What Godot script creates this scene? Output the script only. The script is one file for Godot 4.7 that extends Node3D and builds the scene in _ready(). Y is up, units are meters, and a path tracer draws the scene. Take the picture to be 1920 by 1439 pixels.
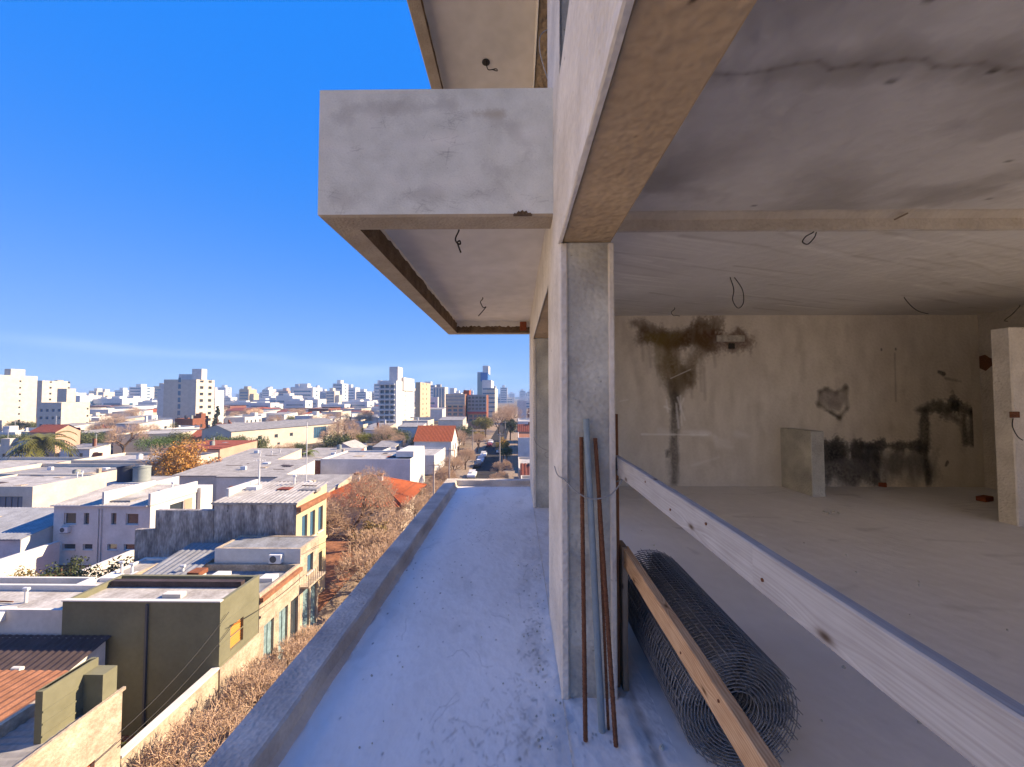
extends Node3D

const F := 720.0            # focal length of the photograph in its own pixels
const EYE := Vector3(0, 1.45, 0)
const STREET := -15.55      # height of the street below the balcony floor
var cam_basis: Basis
var taken := {}
var M := {}
var T := {}

# ---------------------------------------------------------------- mesh collector
class MB:
	var v := PackedVector3Array()
	var n := PackedVector3Array()
	var uv := PackedVector2Array()
	var c := PackedColorArray()
	var col := Color(1, 1, 1)
	var use_col := false
	func tri(a: Vector3, b: Vector3, d: Vector3, na: Vector3, nb: Vector3, nd: Vector3, ua = Vector2.ZERO, ub = Vector2.ZERO, ud = Vector2.ZERO) -> void:
		var g := (d - a).cross(b - a)
		if g.dot(na + nb + nd) < 0.0:
			v.append(a); v.append(d); v.append(b)
			n.append(na); n.append(nd); n.append(nb)
			uv.append(ua); uv.append(ud); uv.append(ub)
		else:
			v.append(a); v.append(b); v.append(d)
			n.append(na); n.append(nb); n.append(nd)
			uv.append(ua); uv.append(ub); uv.append(ud)
		if use_col:
			c.append(col); c.append(col); c.append(col)
	func quad(a: Vector3, b: Vector3, d: Vector3, e: Vector3, out: Vector3, u0 = Vector2(0, 0), u1 = Vector2(1, 1)) -> void:
		var g := (d - a).cross(e - b)
		if g.length_squared() < 1e-14:
			return
		g = g.normalized()
		if g.dot(out) < 0.0:
			g = -g
		tri(a, b, d, g, g, g, u0, Vector2(u1.x, u0.y), u1)
		tri(a, d, e, g, g, g, u0, u1, Vector2(u0.x, u1.y))
	func box(a: Vector3, b: Vector3, skip := "") -> void:
		var lo := Vector3(minf(a.x, b.x), minf(a.y, b.y), minf(a.z, b.z))
		var hi := Vector3(maxf(a.x, b.x), maxf(a.y, b.y), maxf(a.z, b.z))
		if not skip.contains("R"): quad(Vector3(hi.x, lo.y, lo.z), Vector3(hi.x, lo.y, hi.z), Vector3(hi.x, hi.y, hi.z), Vector3(hi.x, hi.y, lo.z), Vector3.RIGHT)
		if not skip.contains("L"): quad(Vector3(lo.x, lo.y, lo.z), Vector3(lo.x, lo.y, hi.z), Vector3(lo.x, hi.y, hi.z), Vector3(lo.x, hi.y, lo.z), Vector3.LEFT)
		if not skip.contains("U"): quad(Vector3(lo.x, hi.y, lo.z), Vector3(hi.x, hi.y, lo.z), Vector3(hi.x, hi.y, hi.z), Vector3(lo.x, hi.y, hi.z), Vector3.UP)
		if not skip.contains("D"): quad(Vector3(lo.x, lo.y, lo.z), Vector3(hi.x, lo.y, lo.z), Vector3(hi.x, lo.y, hi.z), Vector3(lo.x, lo.y, hi.z), Vector3.DOWN)
		if not skip.contains("F"): quad(Vector3(lo.x, lo.y, hi.z), Vector3(hi.x, lo.y, hi.z), Vector3(hi.x, hi.y, hi.z), Vector3(lo.x, hi.y, hi.z), Vector3.BACK)
		if not skip.contains("B"): quad(Vector3(lo.x, lo.y, lo.z), Vector3(hi.x, lo.y, lo.z), Vector3(hi.x, hi.y, lo.z), Vector3(lo.x, hi.y, lo.z), Vector3.FORWARD)
	# box with chamfered edges, its own axes given by t
	func cbox(ce: Vector3, half: Vector3, b: float, t := Basis.IDENTITY) -> void:
		var i := half - Vector3(b, b, b)
		for ax in 3:
			for s in [-1.0, 1.0]:
				var u := (ax + 1) % 3
				var w := (ax + 2) % 3
				var p := []
				for q in [[-1, -1], [1, -1], [1, 1], [-1, 1]]:
					var x := Vector3.ZERO
					x[ax] = s * half[ax]; x[u] = q[0] * i[u]; x[w] = q[1] * i[w]
					p.append(ce + t * x)
				var o := Vector3.ZERO
				o[ax] = s
				quad(p[0], p[1], p[2], p[3], t * o)
		for ax in 3:
			var u := (ax + 1) % 3
			var w := (ax + 2) % 3
			for su in [-1.0, 1.0]:
				for sw in [-1.0, 1.0]:
					var p := []
					for q in [[-1, 0], [1, 0], [1, 1], [-1, 1]]:
						var x := Vector3.ZERO
						x[ax] = q[0] * i[ax]
						x[u] = su * (half[u] if q[1] == 0 else i[u])
						x[w] = sw * (i[w] if q[1] == 0 else half[w])
						p.append(ce + t * x)
					var o := Vector3.ZERO
					o[u] = su; o[w] = sw
					quad(p[0], p[1], p[2], p[3], t * o)
		for sx in [-1.0, 1.0]:
			for sy in [-1.0, 1.0]:
				for sz in [-1.0, 1.0]:
					var o := t * Vector3(sx, sy, sz).normalized()
					tri(ce + t * Vector3(sx * half.x, sy * i.y, sz * i.z), ce + t * Vector3(sx * i.x, sy * half.y, sz * i.z), ce + t * Vector3(sx * i.x, sy * i.y, sz * half.z), o, o, o)
	func tube(pts: Array, radii, sides := 6, cap := true) -> void:
		var rings := []
		var norms := []
		var m := pts.size()
		var side := Vector3.ZERO
		for k in m:
			var dir: Vector3 = (pts[mini(k + 1, m - 1)] - pts[maxi(k - 1, 0)]).normalized()
			if side == Vector3.ZERO:
				side = dir.cross(Vector3.UP if absf(dir.y) < 0.9 else Vector3.RIGHT).normalized()
			else:
				side = (side - dir * side.dot(dir)).normalized()
			var up := side.cross(dir)
			var r: float = radii[k] if radii is Array else radii
			var ring := []
			var nn := []
			for s in sides:
				var a := TAU * s / sides
				var o := side * cos(a) + up * sin(a)
				nn.append(o)
				ring.append(pts[k] + o * r)
			rings.append(ring)
			norms.append(nn)
		for k in m - 1:
			for s in sides:
				var s2 := (s + 1) % sides
				tri(rings[k][s], rings[k][s2], rings[k + 1][s2], norms[k][s], norms[k][s2], norms[k + 1][s2])
				tri(rings[k][s], rings[k + 1][s2], rings[k + 1][s], norms[k][s], norms[k + 1][s2], norms[k + 1][s])
		if cap:
			for e in [0, m - 1]:
				var d: Vector3 = (pts[0] - pts[1]).normalized() if e == 0 else (pts[m - 1] - pts[m - 2]).normalized()
				for s in range(1, sides - 1):
					tri(rings[e][0], rings[e][s], rings[e][s + 1], d, d, d)
	# sheet from eave a-b to ridge e-d, ribbed along the slope
	func ribbed(a: Vector3, b: Vector3, d: Vector3, e: Vector3, waves: int, amp: float, steps := 4) -> void:
		var nn := (b - a).cross(e - a)
		if nn.length_squared() < 1e-9:
			nn = (b - a).cross(d - a)
		nn = nn.normalized()
		if nn.y < 0.0:
			nn = -nn
		var pa := a; var pe := e
		for k in waves * steps:
			var f := float(k + 1) / (waves * steps)
			var h := nn * (0.5 - 0.5 * cos(TAU * f * waves)) * amp
			var qa := a.lerp(b, f) + h
			var qe := e.lerp(d, f) + h
			quad(pa, qa, qe, pe, nn)
			pa = qa; pe = qe
	# upright face with rectangular holes and reveals; o lower corner, u along, out the outside
	func face(o: Vector3, u: Vector3, w: float, h: float, out: Vector3, holes: Array, deep := 0.15) -> void:
		var xs := [0.0, w]
		var ys := [0.0, h]
		for q in holes:
			for x in [q[0], q[0] + q[2]]:
				if not xs.has(x): xs.append(x)
			for y in [q[1], q[1] + q[3]]:
				if not ys.has(y): ys.append(y)
		xs.sort(); ys.sort()
		for i in xs.size() - 1:
			for j in ys.size() - 1:
				var mx: float = (xs[i] + xs[i + 1]) / 2
				var my: float = (ys[j] + ys[j + 1]) / 2
				var hole := false
				for q in holes:
					if mx > q[0] and mx < q[0] + q[2] and my > q[1] and my < q[1] + q[3]:
						hole = true
				if not hole:
					quad(o + u * xs[i] + Vector3.UP * ys[j], o + u * xs[i + 1] + Vector3.UP * ys[j], o + u * xs[i + 1] + Vector3.UP * ys[j + 1], o + u * xs[i] + Vector3.UP * ys[j + 1], out)
		for q in holes:
			var p00: Vector3 = o + u * q[0] + Vector3.UP * q[1]
			var p10: Vector3 = p00 + u * q[2]
			var p01: Vector3 = p00 + Vector3.UP * q[3]
			var p11: Vector3 = p10 + Vector3.UP * q[3]
			var k := -out * deep
			quad(p00, p10, p10 + k, p00 + k, Vector3.UP)
			quad(p01, p11, p11 + k, p01 + k, Vector3.DOWN)
			quad(p00, p01, p01 + k, p00 + k, u)
			quad(p10, p11, p11 + k, p10 + k, -u)

func put(mb: MB, called: String, m: Material, parent: Node = null) -> MeshInstance3D:
	var o := MeshInstance3D.new()
	var a := []
	a.resize(Mesh.ARRAY_MAX)
	a[Mesh.ARRAY_VERTEX] = mb.v
	a[Mesh.ARRAY_NORMAL] = mb.n
	a[Mesh.ARRAY_TEX_UV] = mb.uv
	if mb.use_col:
		a[Mesh.ARRAY_COLOR] = mb.c
	var am := ArrayMesh.new()
	if mb.v.size() > 0:
		am.add_surface_from_arrays(Mesh.PRIMITIVE_TRIANGLES, a)
		am.surface_set_material(0, m)
	o.mesh = am
	o.cast_shadow = GeometryInstance3D.SHADOW_CASTING_SETTING_ON
	if parent == null:
		o.name = numbered(called)
		add_child(o)
	else:
		o.name = called
		parent.add_child(o, true)
	return o

func numbered(called: String) -> String:
	if not taken.has(called):
		taken[called] = 0
		return called
	taken[called] += 1
	return "%s_%03d" % [called, taken[called]]

func tag(o: Node, label: String, category: String, group := "") -> Node:
	o.set_meta("label", label)
	o.set_meta("category", category)
	if group: o.set_meta("group", group)
	return o

func thing(called: String, label: String, category: String, at := Vector3.ZERO, turn := 0.0, group := "") -> Node3D:
	var o := Node3D.new()
	o.name = numbered(called)
	add_child(o)
	o.position = at
	o.rotation.y = turn
	tag(o, label, category, group)
	return o

func copy_of(src: Node3D, stem: String, at: Vector3, turn: float, size: float, label := "", group := "") -> Node3D:
	var r: Node3D = src.duplicate()
	r.name = numbered(stem)
	add_child(r)
	r.position = at
	r.rotation.y = turn
	r.scale = Vector3.ONE * size
	if label: r.set_meta("label", label)
	if group: r.set_meta("group", group)
	return r

func structure(o: Node) -> Node:
	o.set_meta("kind", "structure")
	return o

# a pixel of the photograph as a direction, met with a plane
func ray(px: float, py: float) -> Vector3:
	return cam_basis * Vector3((px - 960.0) / F, (719.5 - py) / F, -1.0)
func at_height(px: float, py: float, above_street: float) -> Vector3:
	var r := ray(px, py)
	return EYE + r * ((STREET + above_street - EYE.y) / r.y)
func at_floor(px: float, py: float, y := 0.0) -> Vector3:
	var r := ray(px, py)
	return EYE + r * ((y - EYE.y) / r.y)
func at_depth(px: float, py: float, z: float) -> Vector3:
	var r := ray(px, py)
	return EYE + r * (z / r.z)
func at_side(px: float, py: float, x: float) -> Vector3:
	var r := ray(px, py)
	return EYE + r * (x / r.x)

# ---------------------------------------------------------------- textures and materials
func noise_img(size_x: int, size_y: int, sd: int, freq: float, oct := 4, kind := FastNoiseLite.TYPE_SIMPLEX_SMOOTH) -> PackedByteArray:
	var f := FastNoiseLite.new()
	f.seed = sd
	f.noise_type = kind
	f.frequency = freq
	f.fractal_octaves = oct
	var im := f.get_seamless_image(size_x, size_y)
	im.convert(Image.FORMAT_L8)
	return im.get_data()

func tex_rgb(w: int, h: int, data: PackedByteArray) -> ImageTexture:
	var im := Image.create_from_data(w, h, false, Image.FORMAT_RGB8, data)
	im.generate_mipmaps()
	return ImageTexture.create_from_image(im)

# a tint between two greys or colours, from a coarse and a fine noise, with specks
func mottle(size: int, sd: int, a: Color, b: Color, coarse: float, fine: float, mix_fine := 0.35, speck := 0.0, speck_col := Color(0.2, 0.2, 0.2)) -> ImageTexture:
	var n1 := noise_img(size, size, sd, coarse, 4)
	var n2 := noise_img(size, size, sd + 7, fine, 3)
	var n3 := noise_img(size, size, sd + 13, fine * 0.7, 2)
	var d := PackedByteArray()
	d.resize(size * size * 3)
	for i in size * size:
		var t := clampf((n1[i] / 255.0) * (1.0 - mix_fine) + (n2[i] / 255.0) * mix_fine, 0, 1)
		var q := a.lerp(b, t)
		if speck > 0.0 and n3[i] > 255.0 * (1.0 - speck):
			q = q.lerp(speck_col, minf(1.0, (n3[i] / 255.0 - (1.0 - speck)) * 9.0))
		d[i * 3] = int(q.r * 255); d[i * 3 + 1] = int(q.g * 255); d[i * 3 + 2] = int(q.b * 255)
	return tex_rgb(size, size, d)

func relief(size: int, sd: int, coarse: float, fine: float, mix_fine: float, strength: float, sx := 1.0) -> ImageTexture:
	var f := FastNoiseLite.new()
	f.seed = sd; f.frequency = coarse; f.fractal_octaves = 5
	var im := f.get_seamless_image(size, size)
	f.seed = sd + 3; f.frequency = fine; f.fractal_octaves = 2
	var im2 := f.get_seamless_image(size, size)
	im.convert(Image.FORMAT_L8); im2.convert(Image.FORMAT_L8)
	var a := im.get_data(); var b := im2.get_data()
	for i in a.size():
		a[i] = int(a[i] * (1.0 - mix_fine) + b[i] * mix_fine)
	var o := Image.create_from_data(size, size, false, Image.FORMAT_L8, a)
	o.convert(Image.FORMAT_RGBA8)
	o.bump_map_to_normal_map(strength)
	o.generate_mipmaps()
	return ImageTexture.create_from_image(o)

func mat(col: Color, rough := 0.9, tex: Texture2D = null, scale := 0.3, nrm: Texture2D = null, nscale := 1.0, metal := 0.0) -> StandardMaterial3D:
	var m := StandardMaterial3D.new()
	m.albedo_color = col.linear_to_srgb()
	m.roughness = rough
	m.metallic = metal
	m.metallic_specular = 0.3
	if tex:
		m.albedo_texture = tex
	if nrm:
		m.normal_enabled = true
		m.normal_texture = nrm
		m.normal_scale = nscale
	if tex or nrm:
		m.uv1_triplanar = true
		m.uv1_world_triplanar = true
		m.uv1_scale = Vector3.ONE * scale
	return m

func leaf_mat(glow := 0.3) -> StandardMaterial3D:
	var m := StandardMaterial3D.new()
	m.vertex_color_use_as_albedo = true
	m.roughness = 0.7
	m.cull_mode = BaseMaterial3D.CULL_DISABLED
	m.backlight_enabled = true
	m.backlight = Color(glow, glow, glow * 0.4)
	return m

func make_textures() -> void:
	T.city = mottle(256, 3, Color(0.86, 0.86, 0.85), Color(1, 1, 1), 0.012, 0.08, 0.4)
	T.dirty = mottle(512, 5, Color(0.62, 0.6, 0.58), Color(1, 1, 1), 0.008, 0.05, 0.45, 0.12, Color(0.5, 0.48, 0.45))
	T.stained = mottle(512, 21, Color(0.38, 0.37, 0.38), Color(1, 1, 1), 0.006, 0.03, 0.45, 0.12, Color(0.3, 0.3, 0.3))
	T.concrete = mottle(512, 9, Color(0.80, 0.79, 0.78), Color(1, 1, 1), 0.008, 0.1, 0.35, 0.10, Color(0.45, 0.44, 0.43))
	T.blotch = mottle(512, 31, Color(0.68, 0.67, 0.68), Color(1, 1, 1), 0.01, 0.16, 0.25, 0.13, Color(0.52, 0.5, 0.47))
	T.ground = mottle(512, 41, Color(0.55, 0.5, 0.45), Color(1, 1, 1), 0.01, 0.06, 0.5)
	T.rust = mottle(256, 51, Color(0.45, 0.35, 0.3), Color(1, 0.95, 0.9), 0.03, 0.12, 0.5)
	T.n_fine = relief(512, 61, 0.02, 0.12, 0.5, 5.0)
	T.n_rough = relief(512, 63, 0.012, 0.06, 0.4, 9.0)
	T.n_soft = relief(512, 65, 0.006, 0.03, 0.25, 6.0)
	T.wood = wood_tex(71, Color(0.74, 0.72, 0.71), Color(1, 1, 1), 0.12)
	T.wood_warm = wood_tex(73, Color(0.70, 0.55, 0.42), Color(1, 0.95, 0.88), 0.45)

func wood_tex(sd: int, a: Color, b: Color, ring: float) -> ImageTexture:
	var w := 1024; var h := 128
	var f := FastNoiseLite.new()
	f.seed = sd; f.frequency = 0.02; f.fractal_octaves = 3
	var d := PackedByteArray()
	d.resize(w * h * 3)
	var knots := [[180, 40, 17.0], [470, 88, 13.0], [760, 30, 15.0], [905, 70, 9.0]]
	for y in h:
		for x in w:
			var yy := float(y)
			var dark := 0.0
			for k in knots:
				var dx: float = (x - k[0]) * 0.45
				var dy: float = y - k[1]
				var q: float = sqrt(dx * dx + dy * dy)
				yy += 14.0 * exp(-q * q / (k[2] * k[2] * 3.0)) * signf(dy)
				dark = maxf(dark, 0.75 * exp(-q * q / (k[2] * k[2] * 0.16)))
			var g := 0.5 + 0.5 * f.get_noise_2d(x * 0.12, yy * 7.0)
			var r := 0.5 + 0.5 * sin(yy * 0.8 + 6.0 * f.get_noise_2d(x * 0.2, yy * 0.5))
			var blot := 0.5 + 0.5 * f.get_noise_2d(x * 0.5 + 900.0, y * 0.8)
			var t := clampf(g * (1.0 - ring) + r * ring, 0, 1)
			var q := a.lerp(b, t * 0.7 + blot * 0.3).lerp(Color(0.28, 0.2, 0.14), dark)
			var i := (y * w + x) * 3
			d[i] = int(q.r * 255); d[i + 1] = int(q.g * 255); d[i + 2] = int(q.b * 255)
	return tex_rgb(w, h, d)

# thin streaks of high cloud low over the horizon
func wisps() -> ImageTexture:
	var im := Image.create(1024, 512, false, Image.FORMAT_RGBA8)
	im.fill(Color(1, 1, 1, 0))
	var rng := RandomNumberGenerator.new()
	rng.seed = 9
	for k in 30:
		var x := rng.randi_range(0, 1023); var y := 256 - rng.randi_range(6, 15)
		var l := rng.randi_range(24, 64); var t := rng.randf_range(0.8, 2.2); var a := rng.randf_range(0.03, 0.10)
		for i in l:
			for j in range(-4, 5):
				var w := sin(PI * i / l) * exp(-pow((j - 1.5 * sin(i * 0.03 + k)) / t, 2)) * a
				var px := (x + i) % 1024
				var q := im.get_pixel(px, y + j)
				im.set_pixel(px, y + j, Color(1, 1, 1, minf(0.4, q.a + w)))
	return ImageTexture.create_from_image(im)

func make_materials() -> void:
	# near building
	M.floor_slab = mat(Color(0.5, 0.47, 0.43), 0.93, T.concrete, 0.35, T.n_rough, 1.0)
	M.curb = mat(Color(0.74, 0.68, 0.60), 0.85, T.blotch, 0.5, T.n_fine, 0.5)
	M.plaster_grey = mat(Color(0.70, 0.69, 0.60), 0.92, T.blotch, 0.42, T.n_fine, 0.55)
	M.plaster_pale = mat(Color(0.84, 0.78, 0.69), 0.92, T.concrete, 0.45, T.n_fine, 0.6)
	M.plaster_tan = mat(Color(0.68, 0.49, 0.29), 0.95, T.concrete, 0.5, T.n_rough, 0.8)
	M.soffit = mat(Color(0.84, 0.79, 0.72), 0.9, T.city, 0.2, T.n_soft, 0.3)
	M.raw = mat(Color(0.23, 0.16, 0.10), 1.0, T.dirty, 1.2, T.n_rough, 1.5)
	M.rusty = mat(Color(0.36, 0.20, 0.13), 0.85, T.rust, 6.0, T.n_fine, 1.0, 0.2)
	M.pipe = mat(Color(0.27, 0.33, 0.37), 0.4, T.city, 3.0)
	M.wire = mat(Color(0.035, 0.033, 0.03), 0.55)
	M.wire_pale = mat(Color(0.30, 0.29, 0.27), 0.5)
	M.steel = mat(Color(0.20, 0.21, 0.23), 0.42, null, 8.0, null, 1.0, 0.15)
	M.brick = mat(Color(0.33, 0.10, 0.05), 0.95, T.dirty, 4.0, T.n_rough, 1.0)
	M.plate = mat(Color(0.72, 0.68, 0.58), 0.7, T.dirty, 3.0)
	# city
	for q in {"white": Color(0.68, 0.66, 0.63), "cream": Color(0.64, 0.57, 0.47), "beige": Color(0.56, 0.48, 0.38), "tan": Color(0.54, 0.44, 0.31), "pinkish": Color(0.55, 0.36, 0.27), "grey": Color(0.36, 0.36, 0.36), "bluish": Color(0.44, 0.44, 0.44), "yellow": Color(0.60, 0.49, 0.31)}:
		var cc: Color = {"white": Color(0.68, 0.66, 0.63), "cream": Color(0.64, 0.57, 0.47), "beige": Color(0.56, 0.48, 0.38), "tan": Color(0.54, 0.44, 0.31), "pinkish": Color(0.55, 0.36, 0.27), "grey": Color(0.36, 0.36, 0.36), "bluish": Color(0.44, 0.44, 0.44), "yellow": Color(0.60, 0.49, 0.31)}[q]
		M[q] = mat(cc, 0.9, T.city, 0.12)
	M.weathered = mat(Color(0.62, 0.52, 0.40), 0.95, T.dirty, 0.22, T.n_fine, 0.5)
	M.olive = mat(Color(0.195, 0.19, 0.125), 0.9, T.city, 0.15)
	M.concrete_face = mat(Color(0.74, 0.70, 0.60), 0.92)
	M.sooty = mat(Color(0.74, 0.68, 0.62), 0.97, T.stained, 0.16, T.n_rough, 0.7)
	M.sooty.uv1_scale = Vector3(0.3, 0.09, 0.3)
	M.brickwall = mat(Color(0.33, 0.13, 0.075), 0.95, T.dirty, 0.4)
	M.terracotta = mat(Color(0.52, 0.14, 0.055), 0.85, T.dirty, 0.3)
	M.roof_grey = mat(Color(0.42, 0.41, 0.40), 0.6, T.dirty, 0.15)
	M.roof_pale = mat(Color(0.58, 0.56, 0.53), 0.7, T.dirty, 0.15)
	M.roof_blue = mat(Color(0.36, 0.38, 0.41), 0.5, T.dirty, 0.15)
	M.roof_red = mat(Color(0.30, 0.09, 0.06), 0.8, T.dirty, 0.3)
	M.roof_brown = mat(Color(0.40, 0.19, 0.11), 0.85, T.dirty, 0.35)
	M.frame = mat(Color(0.62, 0.62, 0.62), 0.5)
	M.frame_dark = mat(Color(0.09, 0.09, 0.10), 0.5)
	M.glass = mat(Color(0.035, 0.045, 0.055), 0.12)
	M.glass.metallic_specular = 0.7
	M.glass_blue = mat(Color(0.05, 0.12, 0.20), 0.15)
	M.glass_blue.metallic_specular = 0.8
	M.shutter = mat(Color(0.62, 0.26, 0.06), 0.7)
	M.shutter_blue = mat(Color(0.28, 0.42, 0.46), 0.8, T.dirty, 0.6)
	M.red_paint = mat(Color(0.45, 0.07, 0.05), 0.7)
	M.asphalt = mat(Color(0.055, 0.055, 0.06), 0.95, T.ground, 0.2, T.n_fine, 0.4)
	M.pavement = mat(Color(0.44, 0.36, 0.28), 0.95, T.ground, 0.3, T.n_fine, 0.4)
	M.earth = mat(Color(0.30, 0.24, 0.18), 1.0, T.ground, 0.04)
	M.bark = mat(Color(0.22, 0.145, 0.095), 1.0, T.dirty, 1.0)
	M.twig = mat(Color(0.50, 0.35, 0.235), 1.0)
	M.leaf = leaf_mat()
	M.leaf_stiff = leaf_mat(0.12)
	M.pole = mat(Color(0.42, 0.36, 0.30), 0.8)
	M.tank = mat(Color(0.30, 0.33, 0.32), 0.6, T.city, 0.5)
	M.tank_dark = mat(Color(0.045, 0.05, 0.07), 0.5)
	M.car_white = mat(Color(0.7, 0.7, 0.7), 0.25)
	M.car_dark = mat(Color(0.03, 0.035, 0.05), 0.25)
	M.car_red = mat(Color(0.25, 0.03, 0.03), 0.25)
	M.rubber = mat(Color(0.02, 0.02, 0.02), 0.9)

func _ready() -> void:
	# camera
	var cam := Camera3D.new()
	cam.name = "camera"
	add_child(cam)
	cam.position = EYE
	cam.rotation_degrees = Vector3(1.95, 0.716, 0)
	cam.fov = 89.96
	cam.near = 0.05
	cam.far = 12000.0
	cam.current = true
	cam_basis = Basis.from_euler(Vector3(deg_to_rad(1.95), deg_to_rad(0.716), 0))
	# sky, exposure, haze
	var env := Environment.new()
	var sky := Sky.new()
	var ps := ProceduralSkyMaterial.new()
	ps.sky_top_color = Color(0.010, 0.150, 0.58).linear_to_srgb()
	ps.sky_horizon_color = Color(0.26, 0.41, 0.63).linear_to_srgb()
	ps.sky_curve = 0.13
	ps.ground_bottom_color = Color(0.40, 0.35, 0.30)
	ps.ground_horizon_color = Color(0.60, 0.66, 0.72)
	ps.sun_angle_max = 1.0
	ps.sky_cover = wisps()
	ps.sky_cover_modulate = Color(0.75, 0.72, 0.68)
	sky.sky_material = ps
	env.background_mode = Environment.BG_SKY
	env.sky = sky
	env.background_energy_multiplier = 0.35
	env.tonemap_mode = Environment.TONE_MAPPER_LINEAR
	env.tonemap_exposure = 4.9
	env.fog_enabled = true
	env.fog_density = 0.00032
	env.fog_light_color = Color(0.62, 0.74, 0.90)
	env.sdfgi_enabled = true
	env.ssao_enabled = true
	env.ssil_enabled = true
	var we := WorldEnvironment.new()
	we.name = "environment"
	we.environment = env
	add_child(we)
	# sun: from the right and a little ahead, low winter afternoon
	var sun := DirectionalLight3D.new()
	sun.name = "sun"
	add_child(sun)
	sun.look_at_from_position(Vector3(0.81, 0.545, -0.25) * 100.0, Vector3.ZERO, Vector3.UP)
	sun.light_energy = 0.84
	sun.light_color = Color(1.0, 0.90, 0.76)
	sun.light_angular_distance = 0.5
	sun.shadow_enabled = true
	make_textures()
	make_materials()
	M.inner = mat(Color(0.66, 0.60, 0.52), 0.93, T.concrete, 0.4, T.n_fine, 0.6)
	M.roof_dark = mat(Color(0.10, 0.075, 0.075), 0.7, T.dirty, 0.3)
	M.roof_bright = mat(Color(0.40, 0.42, 0.45), 0.45, T.dirty, 0.2)
	M.pinkshutter = mat(Color(0.55, 0.20, 0.11), 0.75)
	M.glass_green = mat(Color(0.26, 0.36, 0.38), 0.2)
	M.glass_sky = mat(Color(0.04, 0.14, 0.36), 0.25)
	M.woods = mat(Color(0.06, 0.065, 0.04), 1.0, T.ground, 0.01)
	for q in [["wood_white", T.wood, Color(0.54, 0.53, 0.52)], ["wood_pale", T.wood, Color(0.34, 0.27, 0.20)], ["wood_red", T.wood_warm, Color(0.30, 0.18, 0.12)], ["wood_warm", T.wood_warm, Color(0.76, 0.62, 0.46)]]:
		var m := StandardMaterial3D.new()
		m.albedo_color = q[2].linear_to_srgb()
		m.albedo_texture = q[1]
		m.roughness = 0.85
		m.metallic_specular = 0.25
		M[q[0]] = m
	print("materials ", Time.get_ticks_msec())
	build_ground()
	build_near()
	print("near ", Time.get_ticks_msec())
	build_near_things()
	build_block()
	build_towers()
	build_city()
	print("city ", Time.get_ticks_msec())
	build_trees()
	build_street()
	build_behind()
	print("done ", Time.get_ticks_msec())

# ---------------------------------------------------------------- the building we stand on
func smooth(pts: Array, per := 6) -> Array:
	var out := []
	for i in pts.size() - 1:
		var a: Vector3 = pts[maxi(i - 1, 0)]
		var b: Vector3 = pts[i]
		var c: Vector3 = pts[i + 1]
		var d: Vector3 = pts[mini(i + 2, pts.size() - 1)]
		for k in per:
			out.append(b.cubic_interpolate(c, a, d, float(k) / per))
	out.append(pts[-1])
	return out

func to_bytes(q: Color) -> Array:
	var s := q.linear_to_srgb()
	return [int(clampf(s.r, 0, 1) * 255), int(clampf(s.g, 0, 1) * 255), int(clampf(s.b, 0, 1) * 255)]

# a canvas of linear colours that stains are laid on
class Canvas:
	var w: int
	var h: int
	var px := PackedFloat32Array()
	var n1: PackedByteArray
	var n2: PackedByteArray
	func blot(ax: float, ay: float, ar: float, bx: float, by: float, br: float, col: Color, strength: float, soft: float, rag: float) -> void:
		var m := maxf(ar, br) * (1.0 + rag) + soft + 2.0
		for y in range(maxi(0, int(minf(ay, by) - m)), mini(h, int(maxf(ay, by) + m) + 1)):
			for x in range(maxi(0, int(minf(ax, bx) - m)), mini(w, int(maxf(ax, bx) + m) + 1)):
				var vx := bx - ax; var vy := by - ay
				var l := vx * vx + vy * vy
				var t := 0.0 if l < 0.001 else clampf(((x - ax) * vx + (y - ay) * vy) / l, 0, 1)
				var dx := x - (ax + vx * t); var dy := y - (ay + vy * t)
				var r := lerpf(ar, br, t)
				var i := y * w + x
				var d := sqrt(dx * dx + dy * dy) - r + ((n1[i] / 255.0 - 0.5) * 2.2 + (n2[i] / 255.0 - 0.5) * 1.1) * r * rag
				var k := clampf(0.5 - d / soft, 0, 1) * strength * (0.65 + 0.5 * n2[i] / 255.0)
				if k > 0.0:
					k = minf(k, 1.0)
					px[i * 3] = lerpf(px[i * 3], col.r, k)
					px[i * 3 + 1] = lerpf(px[i * 3 + 1], col.g, k)
					px[i * 3 + 2] = lerpf(px[i * 3 + 2], col.b, k)

func canvas(w: int, h: int, sd: int, a: Color, b: Color, coarse: float, fine: float, aniso := Vector2.ONE) -> Canvas:
	var c := Canvas.new()
	c.w = w; c.h = h
	c.n1 = raw_noise(w, h, sd, coarse, 4, aniso)
	c.n2 = raw_noise(w, h, sd + 5, fine, 3, Vector2.ONE)
	c.px.resize(w * h * 3)
	for i in w * h:
		var t := c.n1[i] / 255.0 * 0.7 + c.n2[i] / 255.0 * 0.3
		c.px[i * 3] = lerpf(a.r, b.r, t)
		c.px[i * 3 + 1] = lerpf(a.g, b.g, t)
		c.px[i * 3 + 2] = lerpf(a.b, b.b, t)
	return c

func raw_noise(w: int, h: int, sd: int, freq: float, oct: int, aniso: Vector2) -> PackedByteArray:
	var f := FastNoiseLite.new()
	f.seed = sd; f.frequency = freq; f.fractal_octaves = oct
	var im := f.get_image(int(w * aniso.x), int(h * aniso.y))
	im.convert(Image.FORMAT_L8)
	if aniso != Vector2.ONE:
		im.resize(w, h, Image.INTERPOLATE_CUBIC)
	return im.get_data()

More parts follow.
